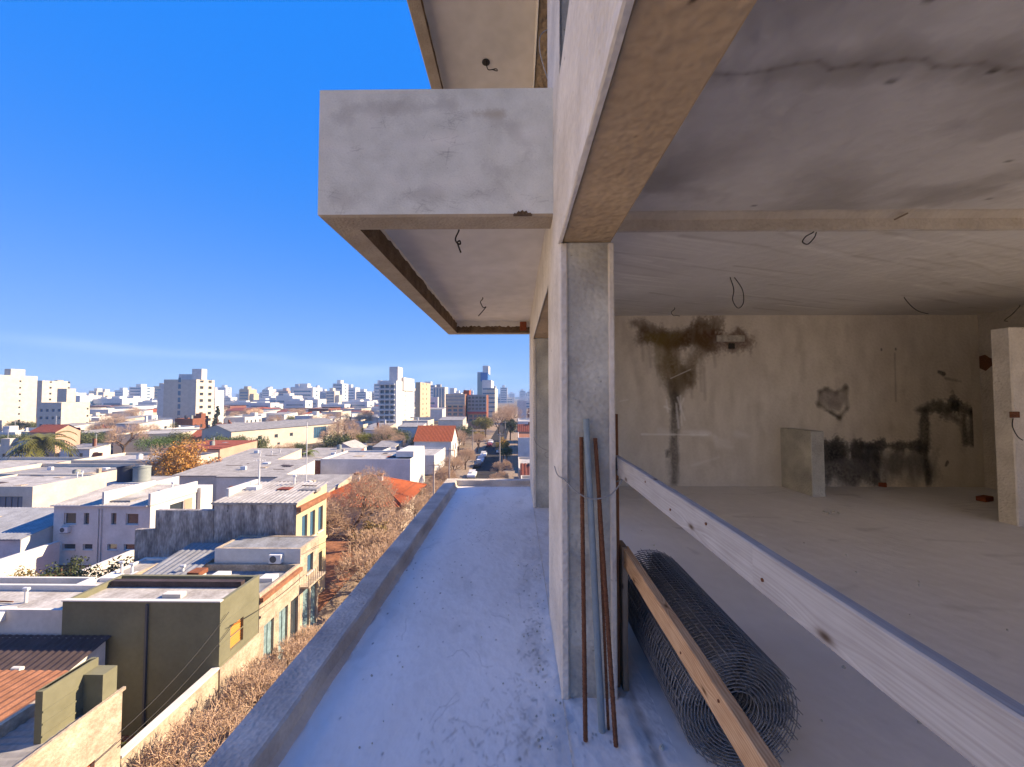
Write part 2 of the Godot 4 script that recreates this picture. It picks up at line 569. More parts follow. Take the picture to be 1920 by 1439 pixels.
func canvas_tex(c: Canvas) -> ImageTexture:
	var lut := PackedByteArray()
	lut.resize(1025)
	for i in 1025:
		var v := i / 1024.0
		lut[i] = int(Color(v, v, v).linear_to_srgb().r * 255.0)
	var d := PackedByteArray()
	d.resize(c.w * c.h * 3)
	for i in d.size():
		d[i] = lut[int(clampf(c.px[i], 0, 1) * 1024)]
	return tex_rgb(c.w, c.h, d)

func canvas_mat(c: Canvas, rough: float, nrm: Texture2D, nscale: float, rep: Vector2) -> StandardMaterial3D:
	var m := StandardMaterial3D.new()
	m.albedo_texture = canvas_tex(c)
	m.roughness = rough
	m.metallic_specular = 0.3
	if nscale > 0.0:
		var d := PackedByteArray()
		d.resize(c.w * c.h)
		for i in d.size():
			d[i] = int(c.n2[i] * 0.45 + c.n1[i] * 0.15 + clampf(c.px[i * 3], 0, 1) * 100.0)
		var im := Image.create_from_data(c.w, c.h, false, Image.FORMAT_L8, d)
		im.convert(Image.FORMAT_RGBA8)
		im.bump_map_to_normal_map(4.0)
		m.normal_enabled = true
		m.normal_texture = ImageTexture.create_from_image(im)
		m.normal_scale = nscale
	return m

func end_face_material() -> StandardMaterial3D:
	# end of the balcony above, 1.4 by 0.76 m: float marks, damp clouds, pits and scrapes in the render
	var c := canvas(840, 456, 606, Color(0.55, 0.55, 0.48), Color(0.76, 0.76, 0.68), 0.008, 0.10)
	var rng := RandomNumberGenerator.new()
	rng.seed = 61
	for q in [[100, 60, 260, 75], [250, 70, 480, 60], [520, 95, 640, 105], [60, 100, 110, 120], [430, 380, 330, 390], [600, 280, 640, 300], [560, 390, 640, 380], [60, 400, 120, 410], [700, 140, 760, 230]]:
		c.blot(q[0], q[1], 18, q[2], q[3], 22, Color(0.42, 0.40, 0.36), 0.4, 34.0, 0.9)
	c.blot(560, 92, 12, 660, 92, 10, Color(0.40, 0.33, 0.22), 0.5, 24.0, 0.9)
	for i in 9:
		var x := rng.randf_range(80, 760); var y := rng.randf_range(120, 420)
		c.blot(x, y, rng.randf_range(10, 40), x + rng.randfn(0, 60), y + rng.randfn(0, 20), 20, Color(0.86, 0.83, 0.75), 0.35, 40.0, 0.8)
	for i in 16:
		var x := rng.randf_range(40, 800); var y := rng.randf_range(330, 440) if i % 2 else rng.randf_range(40, 440)
		for e in 8:
			c.blot(x + rng.randfn(0, 22), y + rng.randfn(0, 12), rng.randf_range(0.6, 2.2), x + rng.randfn(0, 24), y + rng.randfn(0, 12), 0.6, Color(0.26, 0.25, 0.23), 0.3, 2.5, 0.9)
	for i in 260:
		var x := rng.randf_range(4, 836); var y := rng.randf_range(4, 450)
		c.blot(x, y, rng.randf_range(0.3, 1.0), x, y, 0.5, Color(0.20, 0.19, 0.17), 0.7, 1.3, 0.4)
	for i in 26:
		var x := rng.randf_range(10, 800); var y := rng.randf_range(20, 440); var a := rng.randf_range(-0.9, 0.9)
		c.blot(x, y, 0.4, x + cos(a) * 40, y + sin(a) * 40, 0.4, Color(0.42, 0.40, 0.36), 0.5, 1.5, 0.3)
	return canvas_mat(c, 0.92, null, 0.5, Vector2.ONE)

func balcony_floor_material() -> StandardMaterial3D:
	# covers x -1.0 .. 0.65 and z 3.2 .. -6.5
	var w := 420; var h := 1500
	var c := canvas(w, h, 101, Color(0.72, 0.69, 0.66), Color(0.87, 0.85, 0.83), 0.008, 0.06, Vector2(1, 0.5))
	var rng := RandomNumberGenerator.new()
	rng.seed = 12
	var sx := w / 1.65; var sz := h / 9.7
	var U := func(x): return (x + 1.0) * sx
	var V := func(z): return (3.2 - z) * sz
	# damp and trowelled patches
	for k in 34:
		var x := rng.randf_range(-0.9, 0.5); var z := rng.randf_range(-6.2, 0.5)
		var l := rng.randf_range(0.05, 0.3)
		c.blot(U.call(x), V.call(z), rng.randf_range(2, 9), U.call(x + rng.randf_range(-0.1, 0.1)), V.call(z - l), rng.randf_range(2, 10), Color(0.46, 0.45, 0.44), 0.28, 8.0, 0.8)
	for k in 14:
		var z := rng.randf_range(-5.8, -1.0)
		var x := 0.20 - absf(rng.randfn(0, 0.12))
		c.blot(U.call(x), V.call(z), 10, U.call(x + 0.03), V.call(z - rng.randf_range(0.05, 0.2)), 7, Color(0.40, 0.39, 0.38), 0.25, 8.0, 1.4)
	# long sweeps of the trowel, cloudy dust
	for k in 150:
		var x := rng.randf_range(-0.95, 0.5); var z := rng.randf_range(-6.2, 0.3); var a := rng.randf() * TAU; var r := rng.randf_range(0.1, 0.35)
		var tone := Color(0.93, 0.92, 0.90) if k % 2 else Color(0.56, 0.55, 0.53)
		for s in 5:
			var a2 := a + 0.22
			c.blot(U.call(x + cos(a) * r), V.call(z + sin(a) * r * 1.3), 0.4 + s * 0.2, U.call(x + cos(a2) * r), V.call(z + sin(a2) * r * 1.3), 0.8 + s * 0.3, tone, 0.16, 4.5, 0.8)
			a = a2
	for k in 40:
		var x := rng.randf_range(-0.9, 0.5); var z := rng.randf_range(-6.2, 0.3)
		c.blot(U.call(x), V.call(z), rng.randf_range(8, 26), U.call(x + rng.randfn(0, 0.12)), V.call(z + rng.randfn(0, 0.25)), 14, Color(0.58, 0.57, 0.55) if k % 2 else Color(0.92, 0.91, 0.89), 0.22, 22.0, 1.1)
	# rough scuffed spots near the column
	for q in [[-0.06, -1.55], [-0.12, -1.75], [0.02, -1.9], [0.06, -1.7], [-0.2, -1.35], [-0.55, -4.3], [-0.4, -4.1], [0.1, -2.2], [0.14, -2.5], [-0.3, -1.6]]:
		for k in 34:
			var x: float = q[0] + rng.randfn(0, 0.05); var z: float = q[1] + rng.randfn(0, 0.11)
			c.blot(U.call(x), V.call(z), rng.randf_range(0.3, 1.3), U.call(x + rng.randf_range(-0.025, 0.025)), V.call(z + rng.randf_range(-0.03, 0.03)), 0.4, Color(0.30, 0.29, 0.28), 0.55, 1.6, 0.7)
	# specks of tar and mud
	for k in 300:
		var x := rng.randf_range(-0.95, 0.6); var z := rng.randf_range(-6.2, 0.5)
		var r := rng.randf_range(0.4, 1.4)
		c.blot(U.call(x), V.call(z), r, U.call(x), V.call(z), r, Color(0.10, 0.09, 0.085), 0.8, 1.5, 0.5)
	# reddish dirt along the foot of the curb
	for k in 60:
		var z := rng.randf_range(-6.2, 0.5)
		c.blot(U.call(-0.955), V.call(z), rng.randf_range(1, 5), U.call(-0.945), V.call(z - 0.06), rng.randf_range(1, 4), Color(0.24, 0.15, 0.10), 0.45, 5.0, 1.0)
	# hairline cracks
	for k in 22:
		var x := rng.randf_range(-0.8, 0.1); var z := rng.randf_range(-5, -0.4)
		var a := rng.randf() * TAU
		for s in 5:
			var x2 := x + cos(a) * 0.03; var z2 := z + sin(a) * 0.05
			c.blot(U.call(x), V.call(z), 0.3, U.call(x2), V.call(z2), 0.3, Color(0.2, 0.19, 0.18), 0.5, 1.2, 0.2)
			x = x2; z = z2; a += rng.randfn(0, 0.5)
	# pale mortar ridge where the door sill meets the balcony
	for k in 30:
		var z := 1.0 - k * 0.1
		if z > -1.95:
			c.blot(U.call(0.50 + rng.randfn(0, 0.012)), V.call(z), rng.randf_range(2, 5), U.call(0.51), V.call(z - 0.1), 4, Color(0.72, 0.71, 0.69), 0.7, 4.0, 1.0)
			c.blot(U.call(0.56), V.call(z), 4, U.call(0.56), V.call(z - 0.1), 5, Color(0.24, 0.23, 0.22), 0.5, 6.0, 0.8)
	var m := canvas_mat(c, 0.93, T.n_rough, 0.45, Vector2(1, 1))
	return m

func back_wall_material() -> StandardMaterial3D:
	# canvas in photograph pixels 1020..1830 across and 585..915 down, at 1.5 times
	var k := 2.0
	var c := canvas(1620, 660, 202, Color(0.58, 0.52, 0.43), Color(0.77, 0.71, 0.61), 0.013, 0.07, Vector2(1, 0.45))
	var B := func(ax, ay, ar, bx, by, br, col, st, soft, rag): c.blot((ax - 1020) * k, (ay - 585) * k, ar * k, (bx - 1020) * k, (by - 585) * k, br * k, col, st * 0.88, soft * 2.4, rag * 0.9)
	var rust := Color(0.10, 0.055, 0.02)
	var olive := Color(0.16, 0.115, 0.03)
	var soot_and_shadow := Color(0.018, 0.018, 0.02)
	var chalk := Color(0.95, 0.93, 0.90)
	# mould and rust patch with runs below it
	B.call(1192, 606, 8, 1240, 622, 14, rust, 0.8, 8.0, 0.8)
	B.call(1212, 632, 16, 1290, 636, 18, rust, 0.95, 10.0, 0.5)
	B.call(1222, 634, 10, 1278, 637, 11, olive, 0.9, 6.0, 0.3)
	B.call(1322, 606, 16, 1352, 608, 20, rust, 0.75, 10.0, 0.9)
	B.call(1290, 640, 14, 1330, 622, 24, rust, 0.9, 12.0, 0.6)
	B.call(1335, 640, 20, 1400, 642, 18, Color(0.085, 0.03, 0.012), 0.9, 10.0, 0.6)
	B.call(1240, 650, 16, 1268, 705, 18, olive, 0.75, 14.0, 0.6)
	B.call(1265, 650, 12, 1272, 720, 16, Color(0.13, 0.085, 0.03), 0.9, 12.0, 0.5)
	B.call(1322, 650, 22, 1296, 712, 14, Color(0.12, 0.075, 0.028), 0.85, 14.0, 0.6)
	B.call(1296, 705, 14, 1274, 740, 12, Color(0.12, 0.085, 0.04), 0.85, 12.0, 0.4)
	B.call(1262, 725, 12, 1272, 770, 10, Color(0.11, 0.085, 0.055), 0.8, 10.0, 0.5)
	B.call(1270, 745, 9, 1266, 905, 7, Color(0.075, 0.068, 0.06), 0.85, 6.0, 0.5)
	for q in [[1208, 640, 678], [1222, 650, 690], [1325, 690, 752], [1318, 700, 735], [1345, 650, 690], [1390, 650, 668], [1240, 690, 725], [1300, 720, 748]]:
		B.call(q[0], q[1], 3, q[0] + 2, q[2], 1, rust, 0.5, 6.0, 0.6)
	B.call(1262, 712, 0.8, 1300, 695, 0.8, chalk, 0.6, 1.5, 0.3)
	for q in [[1275, 748, 1288, 790], [1280, 745, 1282, 800], [1272, 760, 1276, 805], [1286, 750, 1279, 770], [1253, 752, 1256, 775], [1250, 765, 1260, 770]]:
		B.call(q[0], q[1], 1.5, q[2], q[3], 1.2, chalk, 0.75, 3.0, 1.2)
	B.call(1206, 817, 1.2, 1330, 818, 1.5, chalk, 0.7, 2.5, 1.0)
	B.call(1285, 812, 3, 1335, 815, 2, chalk, 0.5, 5.0, 1.4)
	B.call(1165, 755, 1, 1180, 752, 1, chalk, 0.5, 2.5, 0.6)
	B.call(1300, 875, 3, 1350, 860, 1, chalk, 0.35, 4.0, 1.4)
	for q in [[1320, 815], [1345, 825], [1240, 810], [1385, 815], [1350, 835]]:
		B.call(q[0], q[1], 4, q[0] + 25, q[1] + 6, 2, chalk, 0.3, 6.0, 1.6)
	B.call(1254, 850, 5, 1253, 858, 5, soot_and_shadow, 0.8, 4.0, 0.8)
	B.call(1254, 868, 6, 1258, 890, 5, Color(0.1, 0.09, 0.08), 0.5, 8.0, 0.8)
	# heart shaped bare patch
	for q in [[1545, 738, 1542, 760], [1542, 760, 1565, 776], [1565, 776, 1580, 785], [1580, 785, 1595, 768], [1595, 768, 1594, 730], [1594, 730, 1575, 740], [1575, 740, 1556, 733], [1556, 733, 1545, 738]]:
		B.call(q[0], q[1], 4, q[2], q[3], 4, Color(0.085, 0.07, 0.055), 0.8, 6.0, 0.7)
	B.call(1558, 750, 13, 1582, 752, 13, Color(0.27, 0.24, 0.22), 0.9, 8.0, 0.3)
	B.call(1565, 762, 9, 1578, 766, 8, Color(0.27, 0.24, 0.22), 0.9, 6.0, 0.3)
	B.call(1556, 772, 2, 1580, 786, 3, soot_and_shadow, 0.8, 4.0, 0.8)
	# soot and charring behind the stub wall, its shadow painted in
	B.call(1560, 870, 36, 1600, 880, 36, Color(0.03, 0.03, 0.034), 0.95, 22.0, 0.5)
	B.call(1550, 845, 20, 1640, 846, 14, soot_and_shadow, 0.95, 10.0, 0.7)
	B.call(1620, 838, 9, 1735, 838, 9, soot_and_shadow, 0.95, 6.0, 0.9)
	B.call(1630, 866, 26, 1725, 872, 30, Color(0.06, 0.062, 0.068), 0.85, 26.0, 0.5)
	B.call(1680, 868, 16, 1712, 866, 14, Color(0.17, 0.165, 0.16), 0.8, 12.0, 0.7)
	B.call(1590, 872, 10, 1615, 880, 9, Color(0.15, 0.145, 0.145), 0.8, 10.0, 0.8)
	B.call(1650, 860, 6, 1648, 905, 9, soot_and_shadow, 0.9, 8.0, 0.7)
	B.call(1740, 775, 8, 1738, 845, 9, soot_and_shadow, 0.95, 6.0, 0.7)
	B.call(1740, 845, 7, 1742, 908, 5, soot_and_shadow, 0.9, 6.0, 0.7)
	B.call(1726, 772, 6, 1790, 762, 16, Color(0.035, 0.034, 0.028), 0.92, 8.0, 0.8)
	B.call(1780, 775, 14, 1800, 790, 9, Color(0.045, 0.043, 0.036), 0.85, 9.0, 0.9)
	B.call(1800, 765, 9, 1822, 775, 9, soot_and_shadow, 0.9, 7.0, 0.8)
	B.call(1812, 780, 6, 1815, 830, 7, soot_and_shadow, 0.9, 6.0, 0.8)
	B.call(1827, 775, 5, 1828, 835, 5, soot_and_shadow, 0.9, 6.0, 0.6)
	# small marks and drill holes
	B.call(1770, 700, 3, 1778, 704, 4, soot_and_shadow, 0.9, 2.0, 0.3)
	B.call(1782, 712, 2, 1810, 718, 1, Color(0.12, 0.1, 0.08), 0.7, 4.0, 1.0)
	B.call(1779, 868, 4, 1776, 874, 3, soot_and_shadow, 0.9, 2.0, 0.5)
	for q in [[1663, 657], [1690, 656]]:
		B.call(q[0], q[1], 1.5, q[0], q[1] + 2, 1.5, soot_and_shadow, 0.9, 1.5, 0.4)
	B.call(1688, 665, 1, 1687, 755, 1, Color(0.16, 0.13, 0.1), 0.7, 3.0, 0.6)
	var rng := RandomNumberGenerator.new()
	rng.seed = 8
	for i in 60:
		var x := rng.randf_range(1155, 1820); var y := rng.randf_range(595, 860)
		B.call(x, y, rng.randf_range(1, 5), x + rng.randfn(0, 3), y + rng.randf_range(10, 70), rng.randf_range(1, 5), Color(0.20, 0.155, 0.105) if i % 2 else Color(0.45, 0.40, 0.33), 0.22, 10.0, 1.0)
	return canvas_mat(c, 0.95, T.n_fine, 0.6, Vector2(6, 2.5))

func near_ceiling_material() -> StandardMaterial3D:
	# covers x 0.475 .. 7.5 and z 3.5 .. -3.05
	var w := 700; var h := 620
	var c := canvas(w, h, 303, Color(0.54, 0.51, 0.48), Color(0.68, 0.65, 0.61), 0.009, 0.06)
	var rng := RandomNumberGenerator.new()
	rng.seed = 31
	var sx := w / 7.025; var sz := h / 6.55
	var x := 0.5
	var z := -1.72
	while x < 7.5:
		var x2 := x + 0.09
		var z2 := clampf(z + rng.randfn(0, 0.02), -1.82, -1.62)
		c.blot((x - 0.475) * sx, (3.5 - z) * sz, rng.randf_range(3, 8), (x2 - 0.475) * sx, (3.5 - z2) * sz, rng.randf_range(3, 7), Color(0.30, 0.27, 0.24), 0.4, 12.0, 1.2)
		c.blot((x - 0.475) * sx, (3.5 - z) * sz, 1, (x2 - 0.475) * sx, (3.5 - z2) * sz, 1, Color(0.16, 0.13, 0.11), 0.45, 2.0, 0.6)
		x = x2; z = z2
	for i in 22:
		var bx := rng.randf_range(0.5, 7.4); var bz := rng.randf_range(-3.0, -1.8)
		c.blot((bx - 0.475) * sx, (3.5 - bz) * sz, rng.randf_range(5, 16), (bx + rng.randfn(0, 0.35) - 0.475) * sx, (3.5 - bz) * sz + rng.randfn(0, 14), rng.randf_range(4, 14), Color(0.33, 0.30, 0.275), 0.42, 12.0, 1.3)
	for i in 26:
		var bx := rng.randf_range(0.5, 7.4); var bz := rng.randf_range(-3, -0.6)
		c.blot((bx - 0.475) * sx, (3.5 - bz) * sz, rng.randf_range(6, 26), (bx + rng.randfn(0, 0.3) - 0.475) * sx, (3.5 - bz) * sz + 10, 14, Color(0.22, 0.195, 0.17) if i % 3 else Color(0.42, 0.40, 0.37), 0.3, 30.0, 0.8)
	for i in 30:
		var bx := rng.randf_range(0.5, 7.4); var bz := rng.randf_range(-2.9, -0.6)
		c.blot((bx - 0.475) * sx, (3.5 - bz) * sz, 1, (bx + 0.02 - 0.475) * sx, (3.5 - bz) * sz, 1, Color(0.05, 0.045, 0.04), 0.8, 2.0, 0.3)
	return canvas_mat(c, 0.95, T.n_fine, 0.5, Vector2(8, 7))

func far_ceiling_material() -> StandardMaterial3D:
	# covers x 0.475 .. 7.5 and z -3.05 .. -6.3; pale sweeps of the plasterer's trowel
	var w := 800; var h := 400
	var c := canvas(w, h, 404, Color(0.64, 0.60, 0.54), Color(0.78, 0.74, 0.68), 0.008, 0.05)
	var rng := RandomNumberGenerator.new()
	rng.seed = 77
	for i in 170:
		var x := rng.randf_range(-40, w); var y := rng.randf_range(0, h)
		var l := rng.randf_range(30, 150)
		c.blot(x, y, rng.randf_range(0.6, 3.2), x + l, y + l * rng.randf_range(0.25, 0.55), 0.6, Color(0.84, 0.80, 0.73) if i % 3 else Color(0.50, 0.45, 0.38), rng.randf_range(0.35, 0.8), 4.0, 0.6)
	return canvas_mat(c, 0.93, T.n_soft, 0.5, Vector2(7, 3))

func grid_floor(x0: float, x1: float, z0: float, z1: float, cell: float, sd: int, amp: float, ridge := false) -> MB:
	var f := FastNoiseLite.new()
	f.seed = sd; f.frequency = 1.4; f.fractal_octaves = 4
	var g := FastNoiseLite.new()
	g.seed = sd + 9; g.frequency = 9.0; g.fractal_octaves = 3
	var nx := int(ceil((x1 - x0) / cell)); var nz := int(ceil((z0 - z1) / cell))
	var hh := PackedFloat32Array()
	hh.resize((nx + 1) * (nz + 1))
	for j in nz + 1:
		for i in nx + 1:
			var x := lerpf(x0, x1, float(i) / nx); var z := lerpf(z0, z1, float(j) / nz)
			var y := f.get_noise_2d(x, z) * amp + g.get_noise_2d(x, z) * amp * 0.8
			if ridge:
				y += 0.02 * exp(-pow((x - 0.5 - 0.02 * f.get_noise_2d(z * 3, 5)) / 0.022, 2)) * (0.6 + g.get_noise_2d(z, 3)) * (1.0 if z > -1.9 else 0.0)
				y += absf(g.get_noise_2d(x * 1.6, z * 1.6)) * 0.03 * exp(-pow((x - 0.2) / 0.16, 2)) * (0.5 + 0.5 * f.get_noise_2d(x + 8, z))
			hh[j * (nx + 1) + i] = y
	var mb := MB.new()
	var P := func(i, j): return Vector3(lerpf(x0, x1, float(i) / nx), hh[j * (nx + 1) + i], lerpf(z0, z1, float(j) / nz))
	var N := func(i, j):
		var a := hh[j * (nx + 1) + mini(i + 1, nx)] - hh[j * (nx + 1) + maxi(i - 1, 0)]
		var b := hh[mini(j + 1, nz) * (nx + 1) + i] - hh[maxi(j - 1, 0) * (nx + 1) + i]
		return Vector3(-a / (2 * cell), 1, b / (2 * cell)).normalized()
	for j in nz:
		for i in nx:
			var u0 := Vector2(float(i) / nx, float(j) / nz); var u1 := Vector2(float(i + 1) / nx, float(j + 1) / nz)
			mb.tri(P.call(i, j), P.call(i + 1, j), P.call(i + 1, j + 1), N.call(i, j), N.call(i + 1, j), N.call(i + 1, j + 1), u0, Vector2(u1.x, u0.y), u1)
			mb.tri(P.call(i, j), P.call(i + 1, j + 1), P.call(i, j + 1), N.call(i, j), N.call(i + 1, j + 1), N.call(i, j + 1), u0, u1, Vector2(u0.x, u1.y))
	return mb

# a profile (x, y) drawn along z with a hand-made unevenness
func drawn(profile: Array, z0: float, z1: float, step: float, jitter: float, sd: int, along_x := false) -> MB:
	var f := FastNoiseLite.new()
	f.seed = sd; f.frequency = 2.2; f.fractal_octaves = 3
	var mb := MB.new()
	var m := int(ceil(absf(z1 - z0) / step))
	var mid := Vector2.ZERO
	for p in profile: mid += p / profile.size()
	for k in m:
		for i in profile.size() - 1:
			var q := []
			for e in [[i, k], [i + 1, k], [i + 1, k + 1], [i, k + 1]]:
				var z := lerpf(z0, z1, float(e[1]) / m)
				var p: Vector2 = profile[e[0]] + Vector2(f.get_noise_2d(z, e[0] * 5.0), f.get_noise_2d(z + 40, e[0] * 5.0)) * jitter
				q.append(Vector3(z, p.y, p.x) if along_x else Vector3(p.x, p.y, z))
			var out: Vector2 = ((profile[i] + profile[i + 1]) / 2 - mid)
			mb.quad(q[0], q[1], q[2], q[3], Vector3(0, out.y, out.x) if along_x else Vector3(out.x, out.y, 0))
	return mb

# slab whose underside is a hanging rim round a recessed soffit
func rimmed_slab(parent: Node, called: String, x0: float, x1: float, z0: float, z1: float, y0: float, y1: float, rim: float, deep: float) -> void:
	var b := 0.012
	var mb := MB.new()
	mb.quad(Vector3(x0, y0 + b, z1), Vector3(x1, y0 + b, z1), Vector3(x1, y1, z1), Vector3(x0, y1, z1), Vector3.FORWARD)
	mb.quad(Vector3(x0, y0 + b, z0), Vector3(x0, y0 + b, z1), Vector3(x0, y1, z1), Vector3(x0, y1, z0), Vector3.LEFT)
	mb.quad(Vector3(x0, y1, z0), Vector3(x1, y1, z0), Vector3(x1, y1, z1), Vector3(x0, y1, z1), Vector3.UP)
	var s := put(mb, called, M.plaster_grey, parent)
	mb = MB.new()
	mb.quad(Vector3(x0, y1, z0), Vector3(x1, y1, z0), Vector3(x1, y0 + b, z0), Vector3(x0, y0 + b, z0), Vector3.BACK)
	put(mb, "end_face", end_face_material() if y0 < 3.0 else M.plaster_grey, s)
	mb = MB.new()
	# bevel and underside of the rim
	mb.quad(Vector3(x0, y0 + b, z0), Vector3(x1, y0 + b, z0), Vector3(x1, y0, z0 - b), Vector3(x0 + b, y0, z0 - b), Vector3(0, -1, 1))
	mb.quad(Vector3(x0, y0 + b, z0), Vector3(x0, y0 + b, z1), Vector3(x0 + b, y0, z1 + b), Vector3(x0 + b, y0, z0 - b), Vector3(-1, -1, 0))
	mb.quad(Vector3(x0, y0 + b, z1), Vector3(x1, y0 + b, z1), Vector3(x1, y0, z1 + b), Vector3(x0 + b, y0, z1 + b), Vector3(0, -1, -1))
	mb.quad(Vector3(x0 + b, y0, z0 - b), Vector3(x1, y0, z0 - b), Vector3(x1, y0, z0 - rim), Vector3(x0 + rim, y0, z0 - rim), Vector3.DOWN)
	mb.quad(Vector3(x0 + b, y0, z0 - b), Vector3(x0 + b, y0, z1 + b), Vector3(x0 + rim, y0, z1 + rim), Vector3(x0 + rim, y0, z0 - rim), Vector3.DOWN)
	mb.quad(Vector3(x0 + b, y0, z1 + b), Vector3(x1, y0, z1 + b), Vector3(x1, y0, z1 + rim), Vector3(x0 + rim, y0, z1 + rim), Vector3.DOWN)
	put(mb, "rim", M.rim, s)
	# rough unplastered inner faces with a torn upper edge
	mb = MB.new()
	var f := FastNoiseLite.new()
	f.seed = int(y0 * 10); f.frequency = 3.0; f.fractal_octaves = 4
	var n := 60
	for k in n:
		for side in 2:
			var p := []
			for e in [k, k + 1]:
				var t := float(e) / n
				var top := y0 + deep - 0.035 + 0.03 * f.get_noise_2d(t * 6.0, side * 9.0) - (0.0 if side == 0 else 0.06)
				var at := Vector3(x0 + rim, 0, lerpf(z0 - rim, z1 + rim, t)) if side == 0 else Vector3(lerpf(x0 + rim, x1, t), 0, z1 + rim)
				p.append(at + Vector3(0, y0, 0)); p.append(at + Vector3(0, top, 0))
			mb.quad(p[0], p[2], p[3], p[1], Vector3.RIGHT if side == 0 else Vector3.BACK)
	put(mb, "raw_face", M.raw, s)
	mb = MB.new()
	mb.quad(Vector3(x0 + rim - 0.004, y0 + 0.02, z0 - rim), Vector3(x0 + rim - 0.004, y0 + 0.02, z1 + rim), Vector3(x0 + rim - 0.004, y0 + deep, z1 + rim), Vector3(x0 + rim - 0.004, y0 + deep, z0 - rim), Vector3.RIGHT)
	mb.quad(Vector3(x0 + rim, y0 + 0.02, z1 + rim - 0.004), Vector3(x1, y0 + 0.02, z1 + rim - 0.004), Vector3(x1, y0 + deep, z1 + rim - 0.004), Vector3(x0 + rim, y0 + deep, z1 + rim - 0.004), Vector3.BACK)
	mb.quad(Vector3(x0 + rim, y0, z0 - rim), Vector3(x1, y0, z0 - rim), Vector3(x1, y0 + deep, z0 - rim), Vector3(x0 + rim, y0 + deep, z0 - rim), Vector3.FORWARD)
	mb.quad(Vector3(x0 + rim - 0.004, y0 + deep, z0 - rim), Vector3(x1, y0 + deep, z0 - rim), Vector3(x1, y0 + deep, z1 + rim - 0.004), Vector3(x0 + rim - 0.004, y0 + deep, z1 + rim - 0.004), Vector3.DOWN)
	put(mb, "soffit", M.soffit, s)

